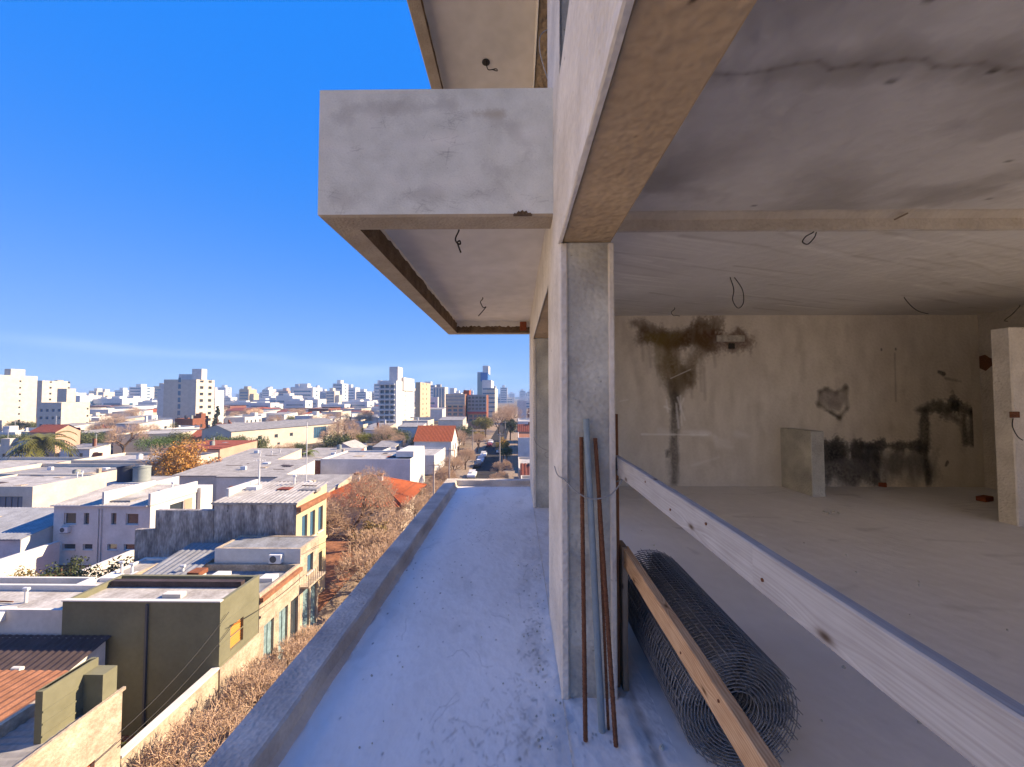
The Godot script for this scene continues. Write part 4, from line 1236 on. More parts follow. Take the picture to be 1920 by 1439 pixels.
# ---------------------------------------------------------------- houses
# A house stands on x0..x1, z1..z0 (z0 nearer to us). o: wall, side (material of the face towards us), roof ("flat", "shed", "gable", "hip"),
# roof_mat, par (parapet), h2 (height at the back of a shed), front / side_holes: [along, up, wide, high, kind]
func house(called: String, label: String, x0: float, x1: float, z0: float, z1: float, h: float, o := {}, group := "", turn := 0.0, category := "house") -> Node3D:
	var w := x1 - x0
	var l := z0 - z1
	var root := thing(called, label, category, Vector3((x0 + x1) / 2, STREET, (z0 + z1) / 2), turn, group)
	var hw := w / 2; var hl := l / 2
	var wall: Material = o.get("wall", M.white)
	var side: Material = o.get("side", wall)
	var roof: String = o.get("roof", "flat")
	var par: float = o.get("par", 0.35)
	var h2: float = o.get("h2", h)
	var hf := minf(h, h2) if roof == "shed" else h
	var fh: Array = o.get("front", [])
	var sh: Array = o.get("side_holes", [])
	var deep: float = o.get("deep", 0.18)
	var mb := MB.new()
	mb.face(Vector3(hw, 0, hl), Vector3.FORWARD, l, hf, Vector3.RIGHT, fh, deep)
	mb.quad(Vector3(-hw, 0, hl), Vector3(-hw, 0, -hl), Vector3(-hw, hf, -hl), Vector3(-hw, hf, hl), Vector3.LEFT)
	mb.quad(Vector3(-hw, 0, -hl), Vector3(hw, 0, -hl), Vector3(hw, h2, -hl), Vector3(-hw, h2, -hl), Vector3.FORWARD)
	if roof == "shed":
		for s in [-1.0, 1.0]:
			if h2 > h:
				mb.tri(Vector3(s * hw, hf, hl), Vector3(s * hw, hf, -hl), Vector3(s * hw, h2, -hl), Vector3(s, 0, 0), Vector3(s, 0, 0), Vector3(s, 0, 0))
			elif h > h2:
				mb.tri(Vector3(s * hw, hf, -hl), Vector3(s * hw, hf, hl), Vector3(s * hw, h, hl), Vector3(s, 0, 0), Vector3(s, 0, 0), Vector3(s, 0, 0))
	var ms := mb
	if side != wall:
		ms = MB.new()
	ms.face(Vector3(-hw, 0, hl), Vector3.RIGHT, w, h, Vector3.BACK, sh, deep)
	if roof == "flat":
		# parapet top and inner faces
		var t := 0.18
		for q in [[Vector3(-hw, h, hl), Vector3(hw, h, hl), Vector3(hw - t, h, hl - t), Vector3(-hw + t, h, hl - t), Vector3.FORWARD], [Vector3(hw, h, hl), Vector3(hw, h, -hl), Vector3(hw - t, h, -hl + t), Vector3(hw - t, h, hl - t), Vector3.LEFT],
				[Vector3(hw, h, -hl), Vector3(-hw, h, -hl), Vector3(-hw + t, h, -hl + t), Vector3(hw - t, h, -hl + t), Vector3.BACK], [Vector3(-hw, h, -hl), Vector3(-hw, h, hl), Vector3(-hw + t, h, hl - t), Vector3(-hw + t, h, -hl + t), Vector3.RIGHT]]:
			mb.quad(q[0], q[1], q[2], q[3], Vector3.UP)
			mb.quad(q[3], q[2], q[2] - Vector3(0, par, 0), q[3] - Vector3(0, par, 0), q[4])
	put(mb, "wall", wall, root)
	if side != wall:
		put(ms, "wall", side, root)
	var rm: Material = o.get("roof_mat", M.roof_pale)
	var rb := MB.new()
	var wave: float = o.get("wave", 0.35)
	match roof:
		"flat":
			rb.quad(Vector3(-hw + 0.18, h - par, hl - 0.18), Vector3(hw - 0.18, h - par, hl - 0.18), Vector3(hw - 0.18, h - par, -hl + 0.18), Vector3(-hw + 0.18, h - par, -hl + 0.18), Vector3.UP)
		"shed":
			var e := 0.15
			rb.ribbed(Vector3(-hw - e, h + 0.02, hl + e), Vector3(hw + e, h + 0.02, hl + e), Vector3(hw + e, h2 + 0.02, -hl - e), Vector3(-hw - e, h2 + 0.02, -hl - e), maxi(4, int(w / wave)), 0.045)
			rb.box(Vector3(-hw - e, h - 0.1, hl + e), Vector3(hw + e, h + 0.02, hl + 0.05))
		"gable_x":   # ridge runs along x
			var r: float = o.get("rise", 2.0)
			var e := 0.3
			rb.ribbed(Vector3(-hw - e, h, hl + e), Vector3(hw + e, h, hl + e), Vector3(hw + e, h + r, 0), Vector3(-hw - e, h + r, 0), maxi(4, int(w / wave)), 0.06)
			rb.ribbed(Vector3(-hw - e, h, -hl - e), Vector3(hw + e, h, -hl - e), Vector3(hw + e, h + r, 0), Vector3(-hw - e, h + r, 0), maxi(4, int(w / wave)), 0.06)
			for s in [-1.0, 1.0]:
				var gm := MB.new()
				gm.tri(Vector3(s * hw, h, hl), Vector3(s * hw, h, -hl), Vector3(s * hw, h + r - 0.1, 0), Vector3(s, 0, 0), Vector3(s, 0, 0), Vector3(s, 0, 0))
				put(gm, "gable", wall, root)
		"gable_z":
			var r: float = o.get("rise", 2.0)
			var e := 0.3
			rb.ribbed(Vector3(hw + e, h, hl + e), Vector3(hw + e, h, -hl - e), Vector3(0, h + r, -hl - e), Vector3(0, h + r, hl + e), maxi(4, int(l / wave)), 0.06)
			rb.ribbed(Vector3(-hw - e, h, hl + e), Vector3(-hw - e, h, -hl - e), Vector3(0, h + r, -hl - e), Vector3(0, h + r, hl + e), maxi(4, int(l / wave)), 0.06)
			for s in [-1.0, 1.0]:
				var gm := MB.new()
				gm.tri(Vector3(-hw, h, s * hl), Vector3(hw, h, s * hl), Vector3(0, h + r - 0.1, s * hl), Vector3(0, 0, s), Vector3(0, 0, s), Vector3(0, 0, s))
				put(gm, "gable", side, root)
		"hip":
			var r: float = o.get("rise", 2.2)
			var e := 0.4
			var a := Vector3(-hw - e, h, hl + e); var b := Vector3(hw + e, h, hl + e); var c := Vector3(hw + e, h, -hl - e); var d := Vector3(-hw - e, h, -hl - e)
			var k := minf(hw, hl)
			var p := Vector3(-(hw - k), h + r, hl - k if hl > hw else 0.0); var q := Vector3(hw - k, h + r, -(hl - k) if hl > hw else 0.0)
			if hl > hw:
				rb.ribbed(a, b, p, p, int(w / wave), 0.06)
				rb.ribbed(d, c, q, q, int(w / wave), 0.06)
				rb.ribbed(b, c, q, p, int(l / wave), 0.06)
				rb.ribbed(a, d, q, p, int(l / wave), 0.06)
			else:
				rb.ribbed(a, b, q, p, int(w / wave), 0.06)
				rb.ribbed(d, c, q, p, int(w / wave), 0.06)
				rb.ribbed(b, c, q, q, int(l / wave), 0.06)
				rb.ribbed(a, d, p, p, int(l / wave), 0.06)
			var hb := MB.new()
			for g in ([[a, p], [b, p], [c, q], [d, q], [p, q]] if hl > hw else [[a, p], [d, p], [b, q], [c, q], [p, q]]):
				if g[0].distance_to(g[1]) > 0.1:
					hb.tube([g[0] + Vector3(0, 0.06, 0), g[1] + Vector3(0, 0.06, 0)], 0.12, 6)
			put(hb, "ridge_tiles", rm, root)
	put(rb, "roof", rm, root)
	for q in fh:
		opening(root, Vector3(hw, q[1], hl - q[0]), Vector3.FORWARD, Vector3.RIGHT, q, deep)
	for q in sh:
		opening(root, Vector3(-hw + q[0], q[1], hl), Vector3.RIGHT, Vector3.BACK, q, deep)
	return root

# what fills a hole in a wall: window, shutter, door or a dark void
func opening(root: Node3D, p: Vector3, u: Vector3, out: Vector3, q: Array, deep: float) -> void:
	var kind: String = q[4] if q.size() > 4 else "window"
	var w: float = q[2]; var h: float = q[3]
	var up := Vector3.UP
	var o := p - out * (deep - 0.012)
	match kind:
		"window", "white_window", "blue_window":
			var fm: Material = M.frame if kind != "blue_window" else M.frame_dark
			var pane := MB.new()
			pane.quad(o, o + u * w, o + u * w + up * h, o + up * h, out)
			if w < 0.75 or deep < 0.1:
				put(pane, "window", M.glass if kind != "blue_window" else M.glass_blue, root)
				return
			var fr := MB.new()
			var t := 0.06
			var g := out * 0.05
			bar(fr, o, o + u * w, up, t, g); bar(fr, o + up * (h - t), o + u * w + up * (h - t), up, t, g)
			bar(fr, o, o + up * h, u, t, g); bar(fr, o + u * (w - t), o + u * (w - t) + up * h, u, t, g)
			var n := maxi(1, int(w / 0.8))
			for k in range(1, n):
				bar(fr, o + u * (w * k / n - t / 2), o + u * (w * k / n - t / 2) + up * h, u, t, g)
			var f := put(fr, "window", fm, root)
			put(pane, "pane", M.glass if kind != "blue_window" else M.glass_blue, f)
			var sl := MB.new()
			bar(sl, p - u * 0.08 - up * 0.08 - out * 0.02, p + u * (w + 0.08) - up * 0.08 - out * 0.02, up, 0.07, out * 0.1)
			put(sl, "sill", M.white, f)
		"shutter", "blue_shutter", "red_shutter":
			var m: Material = {"shutter": M.shutter, "blue_shutter": M.shutter_blue, "red_shutter": M.pinkshutter}[kind]
			var pb := MB.new()
			pb.quad(o, o + u * w, o + u * w + up * h, o + up * h, out)
			var f := put(pb, "shutter", m, root)
			var n := int(h / 0.12)
			for k in n:
				var sb := MB.new()
				bar(sb, o + up * (h * k / n + 0.015) + out * 0.004, o + u * w + up * (h * k / n + 0.015) + out * 0.004, up, h / n * 0.62, out * 0.03)
				put(sb, "slat", m, f)
		"door":
			var pb := MB.new()
			pb.quad(o, o + u * w, o + u * w + up * h, o + up * h, out)
			var f := put(pb, "door", M.shutter_blue, root)
			for k in 2:
				var sb := MB.new()
				bar(sb, o + u * (w * (0.08 + 0.48 * k)) + up * 0.25 + out * 0.004, o + u * (w * (0.08 + 0.48 * k)) + up * (h - 0.2) + out * 0.004, u, w * 0.36, out * 0.04)
				put(sb, "panel", M.shutter_blue, f)
		_:
			var pb := MB.new()
			pb.quad(o, o + u * w, o + u * w + up * h, o + up * h, out)
			put(pb, "window", M.glass, root)

# flat bar from a to b, as wide as t across and standing out by g
func bar(mb: MB, a: Vector3, b: Vector3, across: Vector3, t: float, g: Vector3) -> void:
	var x := across * t
	mb.quad(a + g, b + g, b + x + g, a + x + g, g)
	mb.quad(a, b, b + g, a + g, -across)
	mb.quad(a + x, b + x, b + x + g, a + x + g, across)
	mb.quad(a, a + x, a + x + g, a + g, a - b)
	mb.quad(b, b + x, b + x + g, b + g, b - a)

func part_box(root: Node, called: String, m: Material, a: Vector3, b: Vector3) -> MeshInstance3D:
	var mb := MB.new()
	mb.box(a, b)
	return put(mb, called, m, root)

func grid_holes(x0: float, y0: float, w: float, h: float, nx: int, ny: int, dx: float, dy: float, kind := "window") -> Array:
	var r := []
	for j in ny:
		for i in nx:
			r.append([x0 + i * dx, y0 + j * dy, w, h, kind])
	return r

func aircon(at: Vector3, turn: float, label: String) -> void:
	var a := thing("air_conditioner", label, "air conditioner", at, turn)
	part_box(a, "case", M.frame, Vector3(-0.42, 0, 0), Vector3(0.42, 0.58, 0.3))
	var mb := MB.new()
	mb.tube([Vector3(-0.12, 0.29, 0.29), Vector3(-0.12, 0.29, 0.315)], 0.23, 16)
	put(mb, "fan_grille", M.frame_dark, a)
	part_box(a, "bracket", M.frame_dark, Vector3(-0.4, -0.05, 0), Vector3(0.4, -0.004, 0.28))

func build_ground() -> void:
	var mb := MB.new()
	mb.quad(Vector3(-6000, STREET - 0.16, 400), Vector3(6000, STREET - 0.16, 400), Vector3(6000, STREET - 0.16, -9000), Vector3(-6000, STREET - 0.16, -9000), Vector3.UP)
	structure(put(mb, "ground", M.earth))
	mb = MB.new()
	mb.box(Vector3(-10.6, STREET - 0.155, 40), Vector3(-4.2, STREET - 0.13, -420), "D")
	structure(put(mb, "road", M.asphalt))
	for q in [[-15.6, -10.6], [-4.2, 0.2]]:
		mb = MB.new()
		mb.box(Vector3(q[0], STREET - 0.15, 40), Vector3(q[1], STREET, -420), "D")
		structure(put(mb, "pavement", M.pavement))
	mb = MB.new()
	mb.box(Vector3(-260, STREET - 0.155, -114), Vector3(-15.6, STREET - 0.13, -121), "D")
	structure(put(mb, "road", M.asphalt))
	mb = MB.new()
	mb.box(Vector3(-60, STREET - 0.15, -9), Vector3(-15.7, STREET - 0.01, -60), "D")
	structure(put(mb, "courtyard_ground", M.roof_brown))

func build_block() -> void:
	# ---- houses right across the street, near to far
	var h := house("white_house", "weathered white single storey house with orange shutter and grey ribbed roof", -17.7, -15, -8.5, -14.8, 5.85, {"wall": M.weathered, "roof": "flat", "par": 0.5, "roof_mat": M.roof_grey, "front": [[3.4, 2.6, 2.0, 1.5, "red_shutter"]]}, "", 0.0)
	var mb := MB.new()
	mb.ribbed(Vector3(-1.15, 5.4, 3.0), Vector3(-1.15, 5.4, -3.0), Vector3(1.1, 5.5, -3.0), Vector3(1.1, 5.5, 3.0), 22, 0.04)
	put(mb, "roof_sheet", M.roof_grey, h)
	part_box(h, "cornice", M.weathered, Vector3(1.35, 5.86, -3.17), Vector3(1.46, 5.97, 3.17))
	h = house("olive_wall", "olive rendered stepped parapet wall standing behind the weathered white house", -16.0, -15.75, -12.9, -14.6, 7.2, {"wall": M.olive, "par": 0.02, "roof_mat": M.olive}, "", 0.0, "wall")
	part_box(h, "step", M.olive, Vector3(0.13, 0.0, -0.85), Vector3(0.85, 6.9, -0.35))
	for k in 3:
		part_box(h, "band", M.olive, Vector3(0.126, 5.7 + k * 0.4, -0.84), Vector3(0.15, 5.76 + k * 0.4, 0.84))
	h = house("tiled_terrace", "low building with flat brown red ribbed roof behind the white house", -30, -17.9, -8, -16.5, 5.1, {"wall": M.beige, "roof": "shed", "h2": 5.2, "roof_mat": M.roof_brown}, "")
	clutter(h, 12.10, 8.50, 5.10, 4, 2, 0.10)
	house("lean_to", "lean-to with dark ribbed roof in the shade of the olive house", -34, -20.6, -16.8, -19.4, 4.2, {"wall": M.white, "roof": "shed", "h2": 4.9, "roof_mat": M.roof_dark}, "")
	mb = MB.new()
	h = thing("roof_vent", "white roof vent pipe with cowl on the dark lean-to roof", "vent", Vector3(-22.2, STREET + 4.3, -17.2))
	mb.tube([Vector3(0, 0, 0), Vector3(0, 0.55, 0)], 0.09, 10)
	put(mb, "pipe", M.white, h)
	mb = MB.new()
	mb.tube([Vector3(-0.2, 0.6, 0), Vector3(0.2, 0.6, 0)], 0.11, 10)
	put(mb, "cowl", M.white, h)
	# olive house
	h = house("olive_house", "olive green house with orange shutter and dark blank side wall", -23.1, -15, -19.6, -22.55, 6.6, {"wall": M.olive, "par": 0.3, "roof_mat": M.roof_pale, "front": [[0.75, 3.7, 0.95, 1.25, "shutter"]]})
	part_box(h, "downpipe", M.frame_dark, Vector3(0.3, 0.5, 1.48), Vector3(0.4, 6.5, 1.58))
	part_box(h, "coping", M.white, Vector3(-4.07, 6.6, 1.3), Vector3(4.07, 6.66, 1.52))
	part_box(h, "roof_kerb", M.roof_dark, Vector3(-3.8, 6.3, -0.6), Vector3(3.6, 6.62, -0.9))
	part_box(h, "skylight", M.white, Vector3(0.2, 6.3, 0.2), Vector3(1.2, 6.5, 0.55))
	for k in 3:
		part_box(h, "groove_band", M.olive, Vector3(4.051, 3.4 + k * 1.0, -1.46), Vector3(4.075, 3.45 + k * 1.0, 1.46))
	part_box(h, "plinth", M.weathered, Vector3(4.051, 0, -1.47), Vector3(4.12, 3.3, 1.47))
	h = thing("garden_wall", "long pale garden wall between the white house and the olive house", "wall", Vector3(-15, STREET, -17.2))
	part_box(h, "wall", M.weathered, Vector3(-0.25, 0, -2.38), Vector3(0, 3.3, 2.38))
	part_box(h, "coping", M.white, Vector3(-0.3, 3.305, -2.38), Vector3(0.05, 3.4, 2.38))
	# old house with pale blue doors
	var oh := [[0.45, 0.1, 0.95, 3.3, "door"], [1.9, 0.1, 0.95, 3.3, "door"], [3.15, 0.1, 0.9, 3.3, "dark"]]
	h = house("old_house", "old peeling house front with tall pale blue doors beside the olive house", -25, -15, -22.6, -26.75, 5.45, {"wall": M.weathered, "side": M.weathered, "par": 0.45, "roof_mat": M.roof_blue, "front": oh})
	clutter(h, 10.00, 4.15, 5.00, 5, 671, 0.00)
	part_box(h, "cornice", M.roof_brown, Vector3(5.0, 5.0, -2.07), Vector3(5.22, 5.25, 2.07))
	part_box(h, "ledge", M.weathered, Vector3(5.0, 4.1, -2.07), Vector3(5.12, 4.22, 2.07))
	h = house("old_house", "taller old house part with white roof room and air conditioner", -21, -15, -26.8, -29.3, 6.45, {"wall": M.weathered, "side": M.white, "par": 0.05, "roof_mat": M.roof_blue, "front": [[0.4, 0.1, 0.9, 3.2, "blue_shutter"], [1.45, 0.1, 0.85, 3.2, "blue_shutter"], [0.9, 4.3, 0.8, 1.3, "blue_window"]]})
	part_box(h, "balcony_slab", M.weathered, Vector3(3.0, 3.7, -1.2), Vector3(3.6, 3.82, 1.2))
	for k in 9:
		part_box(h, "balcony_bar", M.frame_dark, Vector3(3.55, 3.82, -1.18 + k * 0.29), Vector3(3.575, 4.7, -1.155 + k * 0.29))
	aircon(Vector3(-16.6, STREET + 5.55, -26.79), 0.0, "white air conditioner on the wall of the old house roof room")
	chimney(Vector3(-19.6, STREET + 5.0, -23.7), 1.35, "white chimney with brick cap on the blue roof of the old house")
	house("roof_room", "low white rooftop room behind the olive house", -24.5, -21.5, -25.3, -29, 5.3, {"wall": M.white, "roof": "shed", "h2": 5.9, "roof_mat": M.roof_blue})
	# blank sooty wall building with yellow front
	h = house("yellow_house", "two storey building with sooty blank wall and sunlit yellow front", -23.4, -17, -29.7, -34.4, 8.8, {"wall": M.yellow, "side": M.sooty, "roof": "shed", "h2": 9.3, "roof_mat": M.roof_pale, "front": [[0.8, 1.2, 0.8, 2.4, "dark"], [2.0, 1.2, 0.8, 2.4, "dark"], [3.3, 1.2, 0.8, 2.4, "dark"], [0.8, 5.4, 0.8, 2.1, "blue_window"], [2.0, 5.4, 0.8, 2.1, "blue_window"], [3.3, 5.4, 0.8, 2.1, "blue_window"]]})
	clutter(h, 6.40, 4.70, 8.80, 5, 16, 0.50)
	part_box(h, "cornice", M.roof_brown, Vector3(3.2, 8.1, -2.34), Vector3(3.55, 8.45, 2.34))
	part_box(h, "string_course", M.yellow, Vector3(3.2, 4.5, -2.34), Vector3(3.35, 4.7, 2.34))
	part_box(h, "parapet", M.white, Vector3(-3.2, 8.75, -2.3), Vector3(-2.95, 9.6, 1.2))
	antenna(Vector3(-22.5, STREET + 9.0, -33.5), 2.6, "white mast standing on the pale roof of the yellow house")
	house("sooty_wall", "lower sooty garden wall left of the yellow house", -29.6, -28.05, -29.75, -30.1, 6.7, {"wall": M.sooty, "par": 0.02, "roof_mat": M.sooty}, "", 0.0, "wall")
	house("sooty_wall", "tall stained blank wall running left from the yellow house", -28, -23.45, -29.72, -30.1, 8.2, {"wall": M.sooty, "par": 0.02, "roof_mat": M.roof_pale}, "", 0.0, "wall")
	# white flat roofs behind the olive house
	h = house("white_annex", "white blank walled annex adjoining the olive house", -40, -23.2, -19.7, -22.4, 6.1, {"wall": M.white, "par": 0.3, "roof_mat": M.roof_pale})
	clutter(h, 16.80, 2.70, 5.80, 5, 332, 0.00)
	h = house("white_annex", "white annex with twin parapets and bare concrete roof", -42, -27.6, -22.5, -25.2, 5.2, {"wall": M.white, "par": 0.5, "roof_mat": M.roof_grey})
	clutter(h, 14.40, 2.70, 4.70, 6, 346, 0.00)
	h = house("white_annex", "pale flat roofed annex behind the old house", -27.5, -25.2, -22.7, -28.5, 5.1, {"wall": M.white, "par": 0.15, "roof_mat": M.roof_pale})
	clutter(h, 2.30, 5.80, 4.95, 4, 114, 0.00)
	# white two storey house
	var wh := [[1.05, 4.05, 1.25, 1.15, "window"], [3.1, 4.05, 0.55, 1.15, "window"], [5.9, 4.05, 0.55, 1.15, "window"], [7.4, 4.05, 1.3, 1.1, "window"], [1.0, 1.5, 1.35, 0.6, "window"], [3.1, 1.5, 1.0, 0.6, "window"], [5.6, 1.5, 1.0, 0.6, "window"], [7.3, 1.5, 1.35, 0.6, "window"]]
	h = house("white_house", "white two storey house with small windows in a shaded blank wall", -47, -37.1, -38.8, -44.4, 6.0, {"wall": M.white, "roof": "shed", "h2": 6.75, "roof_mat": M.roof_pale, "side_holes": wh, "front": [[2.2, 3.1, 1.7, 2.3, "dark"]]})
	clutter(h, 9.90, 5.60, 6.00, 2, 681, 0.75)
	part_box(h, "parapet", M.white, Vector3(4.8, 5.95, -2.8), Vector3(5.05, 7.2, 2.9))
	part_box(h, "fire_wall", M.white, Vector3(-0.1, 6.0, -2.8), Vector3(0.12, 7.3, 2.75))
	part_box(h, "eave", M.white, Vector3(-5.1, 5.9, 2.82), Vector3(4.8, 6.02, 3.05))
	for k in 2:
		part_box(h, "downpipe", M.white, Vector3(-0.35 + k * 0.3, 0.2, 2.81), Vector3(-0.25 + k * 0.3, 5.6, 2.91))
	part_box(h, "brick_infill", M.pinkish, Vector3(4.96, 3.2, -2.2), Vector3(5.0, 5.5, -1.2))
	part_box(h, "rear_room", M.white, Vector3(3.6, 0, -2.85), Vector3(5.4, 6.4, -4.6))
	aircon(Vector3(-45.6, STREET + 3.3, -38.79), 0.0, "white air conditioner under a window of the white two storey house")
	h = house("blue_roof_house", "low house with blue sloping roof left of the white two storey house", -66, -47.3, -36.5, -42.5, 3.4, {"wall": M.white, "roof": "shed", "h2": 4.6, "roof_mat": M.roof_bright})
	clutter(h, 18.70, 6.00, 3.40, 4, 646, 1.20)
	part_wall("courtyard_wall", "sunlit white courtyard wall before the blue roofed house", Vector3(-45.6, STREET, -33.5), Vector3(-45.3, STREET + 2.6, -38), M.white)
	part_wall("courtyard_wall", "low white courtyard wall below the white two storey house", Vector3(-38.5, STREET, -33.4), Vector3(-38.2, STREET + 1.6, -38.6), M.white)
	part_wall("courtyard_wall", "low white wall beside the sooty wall", Vector3(-37, STREET, -31), Vector3(-28.2, STREET + 1.9, -31.3), M.white)
	# water tanks on a slab
	h = house("tank_room", "white roof room carrying water tanks behind the white house", -50.5, -45, -47, -51, 6.4, {"wall": M.white, "par": 0.05, "roof_mat": M.roof_pale})
	for k in 2:
		var t := thing("water_tank", ["dark blue plastic water tank on a roof room", "grey cement water tank on a roof room"][k], "water tank", Vector3(-49.3 + k * 2.0, STREET + 6.36, -48.2), 0.0, "water tanks")
		mb = MB.new()
		mb.tube([Vector3(0, 0, 0), Vector3(0, 1.7, 0)], 0.85, 20)
		put(mb, "drum", [M.tank_dark, M.tank][k], t)
		mb = MB.new()
		mb.tube([Vector3(0, 1.7, 0), Vector3(0, 1.8, 0), Vector3(0, 1.92, 0)], [0.92, 0.92, 0.3], 20)
		put(mb, "lid", [M.tank_dark, M.tank][k], t)
	# cream houses far left
	h = house("glazed_house", "grey house with one wide dark window and flat roof", -76, -63.5, -50, -58, 5.2, {"wall": M.cream, "par": 0.2, "roof_mat": M.roof_pale, "side_holes": [[3.0, 1.0, 8.2, 2.9, "blue_window"]]})
	clutter(h, 12.50, 8.00, 5.00, 6, 306, 0.00)
	h = house("cream_house", "long cream walled house with slanting parapet behind the wide window house", -86, -66, -59.5, -69, 4.9, {"wall": M.cream, "par": 0.6, "roof_mat": M.roof_grey, "side_holes": [[3, 2.2, 0.8, 0.8], [9, 2.2, 0.8, 0.8], [15, 2.2, 0.8, 0.8]]})
	clutter(h, 20.00, 9.50, 4.30, 9, 229, 0.00)
	h = house("cream_house", "cream walled house with small red door panel", -82, -62.5, -70, -80, 5.3, {"wall": M.cream, "par": 0.5, "roof_mat": M.roof_pale, "front": [[5.5, 2.0, 2.2, 1.6, "shutter"]]})
	clutter(h, 19.50, 10.00, 4.80, 9, 912, 0.00)
	h = house("salmon_house", "salmon walled house with brown red roof and awning", -77, -64.5, -83, -95, 5.6, {"wall": M.pinkish, "roof": "shed", "h2": 6.1, "roof_mat": M.roof_red, "side_holes": [[1, 0.8, 8, 2.5, "dark"]]})
	clutter(h, 12.50, 12.00, 5.60, 5, 895, 0.50)
	h = house("cream_house", "cream house with long sunlit boundary wall near the palm", -112, -88, -66, -80, 4.3, {"wall": M.cream, "par": 0.6, "roof_mat": M.roof_pale, "front": [[3, 0.5, 2.0, 2.4, "dark"]]})
	clutter(h, 24.00, 14.00, 3.70, 9, 35, 0.00)
	# blue grey shed behind the yellow house
	h = house("grey_shed", "blue grey shed with pale gently sloping metal roof", -43.5, -34.2, -55.5, -65, 5.4, {"wall": M.white, "roof": "shed", "h2": 6.3, "roof_mat": M.roof_grey})
	clutter(h, 9.30, 9.50, 5.40, 6, 823, 0.90)
	h = house("grey_shed", "long low shed with grey ribbed roof behind the orange tree", -54, -43.8, -60, -78, 4.6, {"wall": M.cream, "roof": "shed", "h2": 6.4, "roof_mat": M.roof_grey})
	clutter(h, 10.20, 18.00, 4.60, 8, 254, 1.80)
	part_wall("boundary_wall", "dark brown boundary wall behind the yellow house", Vector3(-33, STREET, -44), Vector3(-24.5, STREET + 6.6, -44.3), M.brickwall)
	antenna(Vector3(-28.5, STREET + 4, -52), 9.5, "tall pale mast behind the yellow house")
	h = house("low_house", "low house with weathered grey roof between shed and tiled house", -34, -24, -46, -56, 4.6, {"wall": M.beige, "roof": "shed", "h2": 5.6, "roof_mat": M.roof_grey})
	clutter(h, 10.00, 10.00, 4.60, 7, 672, 1.00)
	# hipped tile house
	h = house("tiled_house", "house with steep orange clay hip roof behind the bare tree", -26, -14.2, -47.5, -58.5, 3.5, {"wall": M.beige, "roof": "hip", "rise": 2.6, "roof_mat": M.terracotta, "wave": 0.4})
	chimney(Vector3(-21.5, STREET + 5.2, -52), 1.5, "white chimney on the orange hip roof")
	chimney(Vector3(-18.6, STREET + 5.2, -52.5), 1.3, "second white chimney on the orange hip roof")
	# blue grey party wall building with white end
	h = house("party_wall_building", "building with large blue grey blank wall and white sunlit end", -34, -18.4, -66.5, -77, 6.2, {"wall": M.white, "par": 0.3, "roof_mat": M.roof_pale})
	clutter(h, 15.60, 10.50, 5.90, 8, 2, 0.00)
	part_box(h, "stair_room", M.white, Vector3(4.6, 6.2, -5.0), Vector3(7.75, 7.2, 3.0))
	h = house("white_house", "white house with pale flat roof just before the gabled house", -32, -18, -84, -97, 4.2, {"wall": M.white, "par": 0.3, "roof_mat": M.roof_pale, "side_holes": [[6, 1.2, 1.0, 1.2], [8.5, 1.2, 1.0, 1.2]]})
	clutter(h, 14.00, 13.00, 3.90, 7, 105, 0.00)
	# gabled house with red roof
	h = house("gabled_house", "white gabled house with bright orange roof by the street", -27, -17.2, -101, -111, 5.2, {"wall": M.white, "roof": "gable_x", "rise": 3.8, "roof_mat": M.terracotta, "front": [[2.2, 2.2, 1.4, 1.8, "dark"], [6, 2.2, 1.4, 1.8, "dark"], [4.2, 0.2, 1.6, 2.2, "shutter"]]})
	house("red_roof_house", "house with dark red hip roof behind the warehouse trees", -110, -96, -120, -134, 4.2, {"wall": M.pinkish, "roof": "hip", "rise": 2.2, "roof_mat": M.roof_red})
	h = house("brick_house", "low red brick house with pale gutter beside the party wall", -46, -35, -76, -88, 4.4, {"wall": M.brickwall, "roof": "shed", "h2": 5.2, "roof_mat": M.roof_grey})
	clutter(h, 11.00, 12.00, 4.40, 5, 820, 0.80)
	# long white warehouse, turned to the grid
	var wa := Vector3(-84.5, 0, -113); var wb := Vector3(-70, 0, -150)
	var ang := atan2(wa.x - wb.x, wa.z - wb.z)
	var out := Vector3(cos(ang), 0, -sin(ang))
	var cc := (wa + wb) / 2 - out * 7.0
	var wl := wa.distance_to(wb)
	var whl := [[3, 3.4, 1.2, 1.2], [8, 3.4, 1.2, 1.2], [13.5, 3.4, 1.2, 1.2], [19, 3.4, 1.2, 1.2], [14.5, 1.0, 1.0, 0.8], [28.5, 1.8, 5.5, 4.0, "blue_window"]]
	h = house("white_warehouse", "long white warehouse with grey pitched roof and one large grid window", cc.x - 7, cc.x + 7, cc.z + wl / 2, cc.z - wl / 2, 6.6, {"wall": M.cream, "roof": "gable_z", "rise": 1.9, "roof_mat": M.roof_grey, "front": whl}, "", ang, "warehouse")
	part_box(h, "end_tower", M.cream, Vector3(6.0, 0, -wl / 2 - 2), Vector3(7.6, 7.6, -wl / 2))
	h = house("white_office", "small white flat roofed block with two windows before the left tower", -120, -104, -112, -130, 6.0, {"wall": M.cream, "par": 0.4, "roof_mat": M.roof_pale, "front": [[3, 2.8, 1.5, 1.4], [12, 2.8, 1.5, 1.4]]}, "", 0.35)

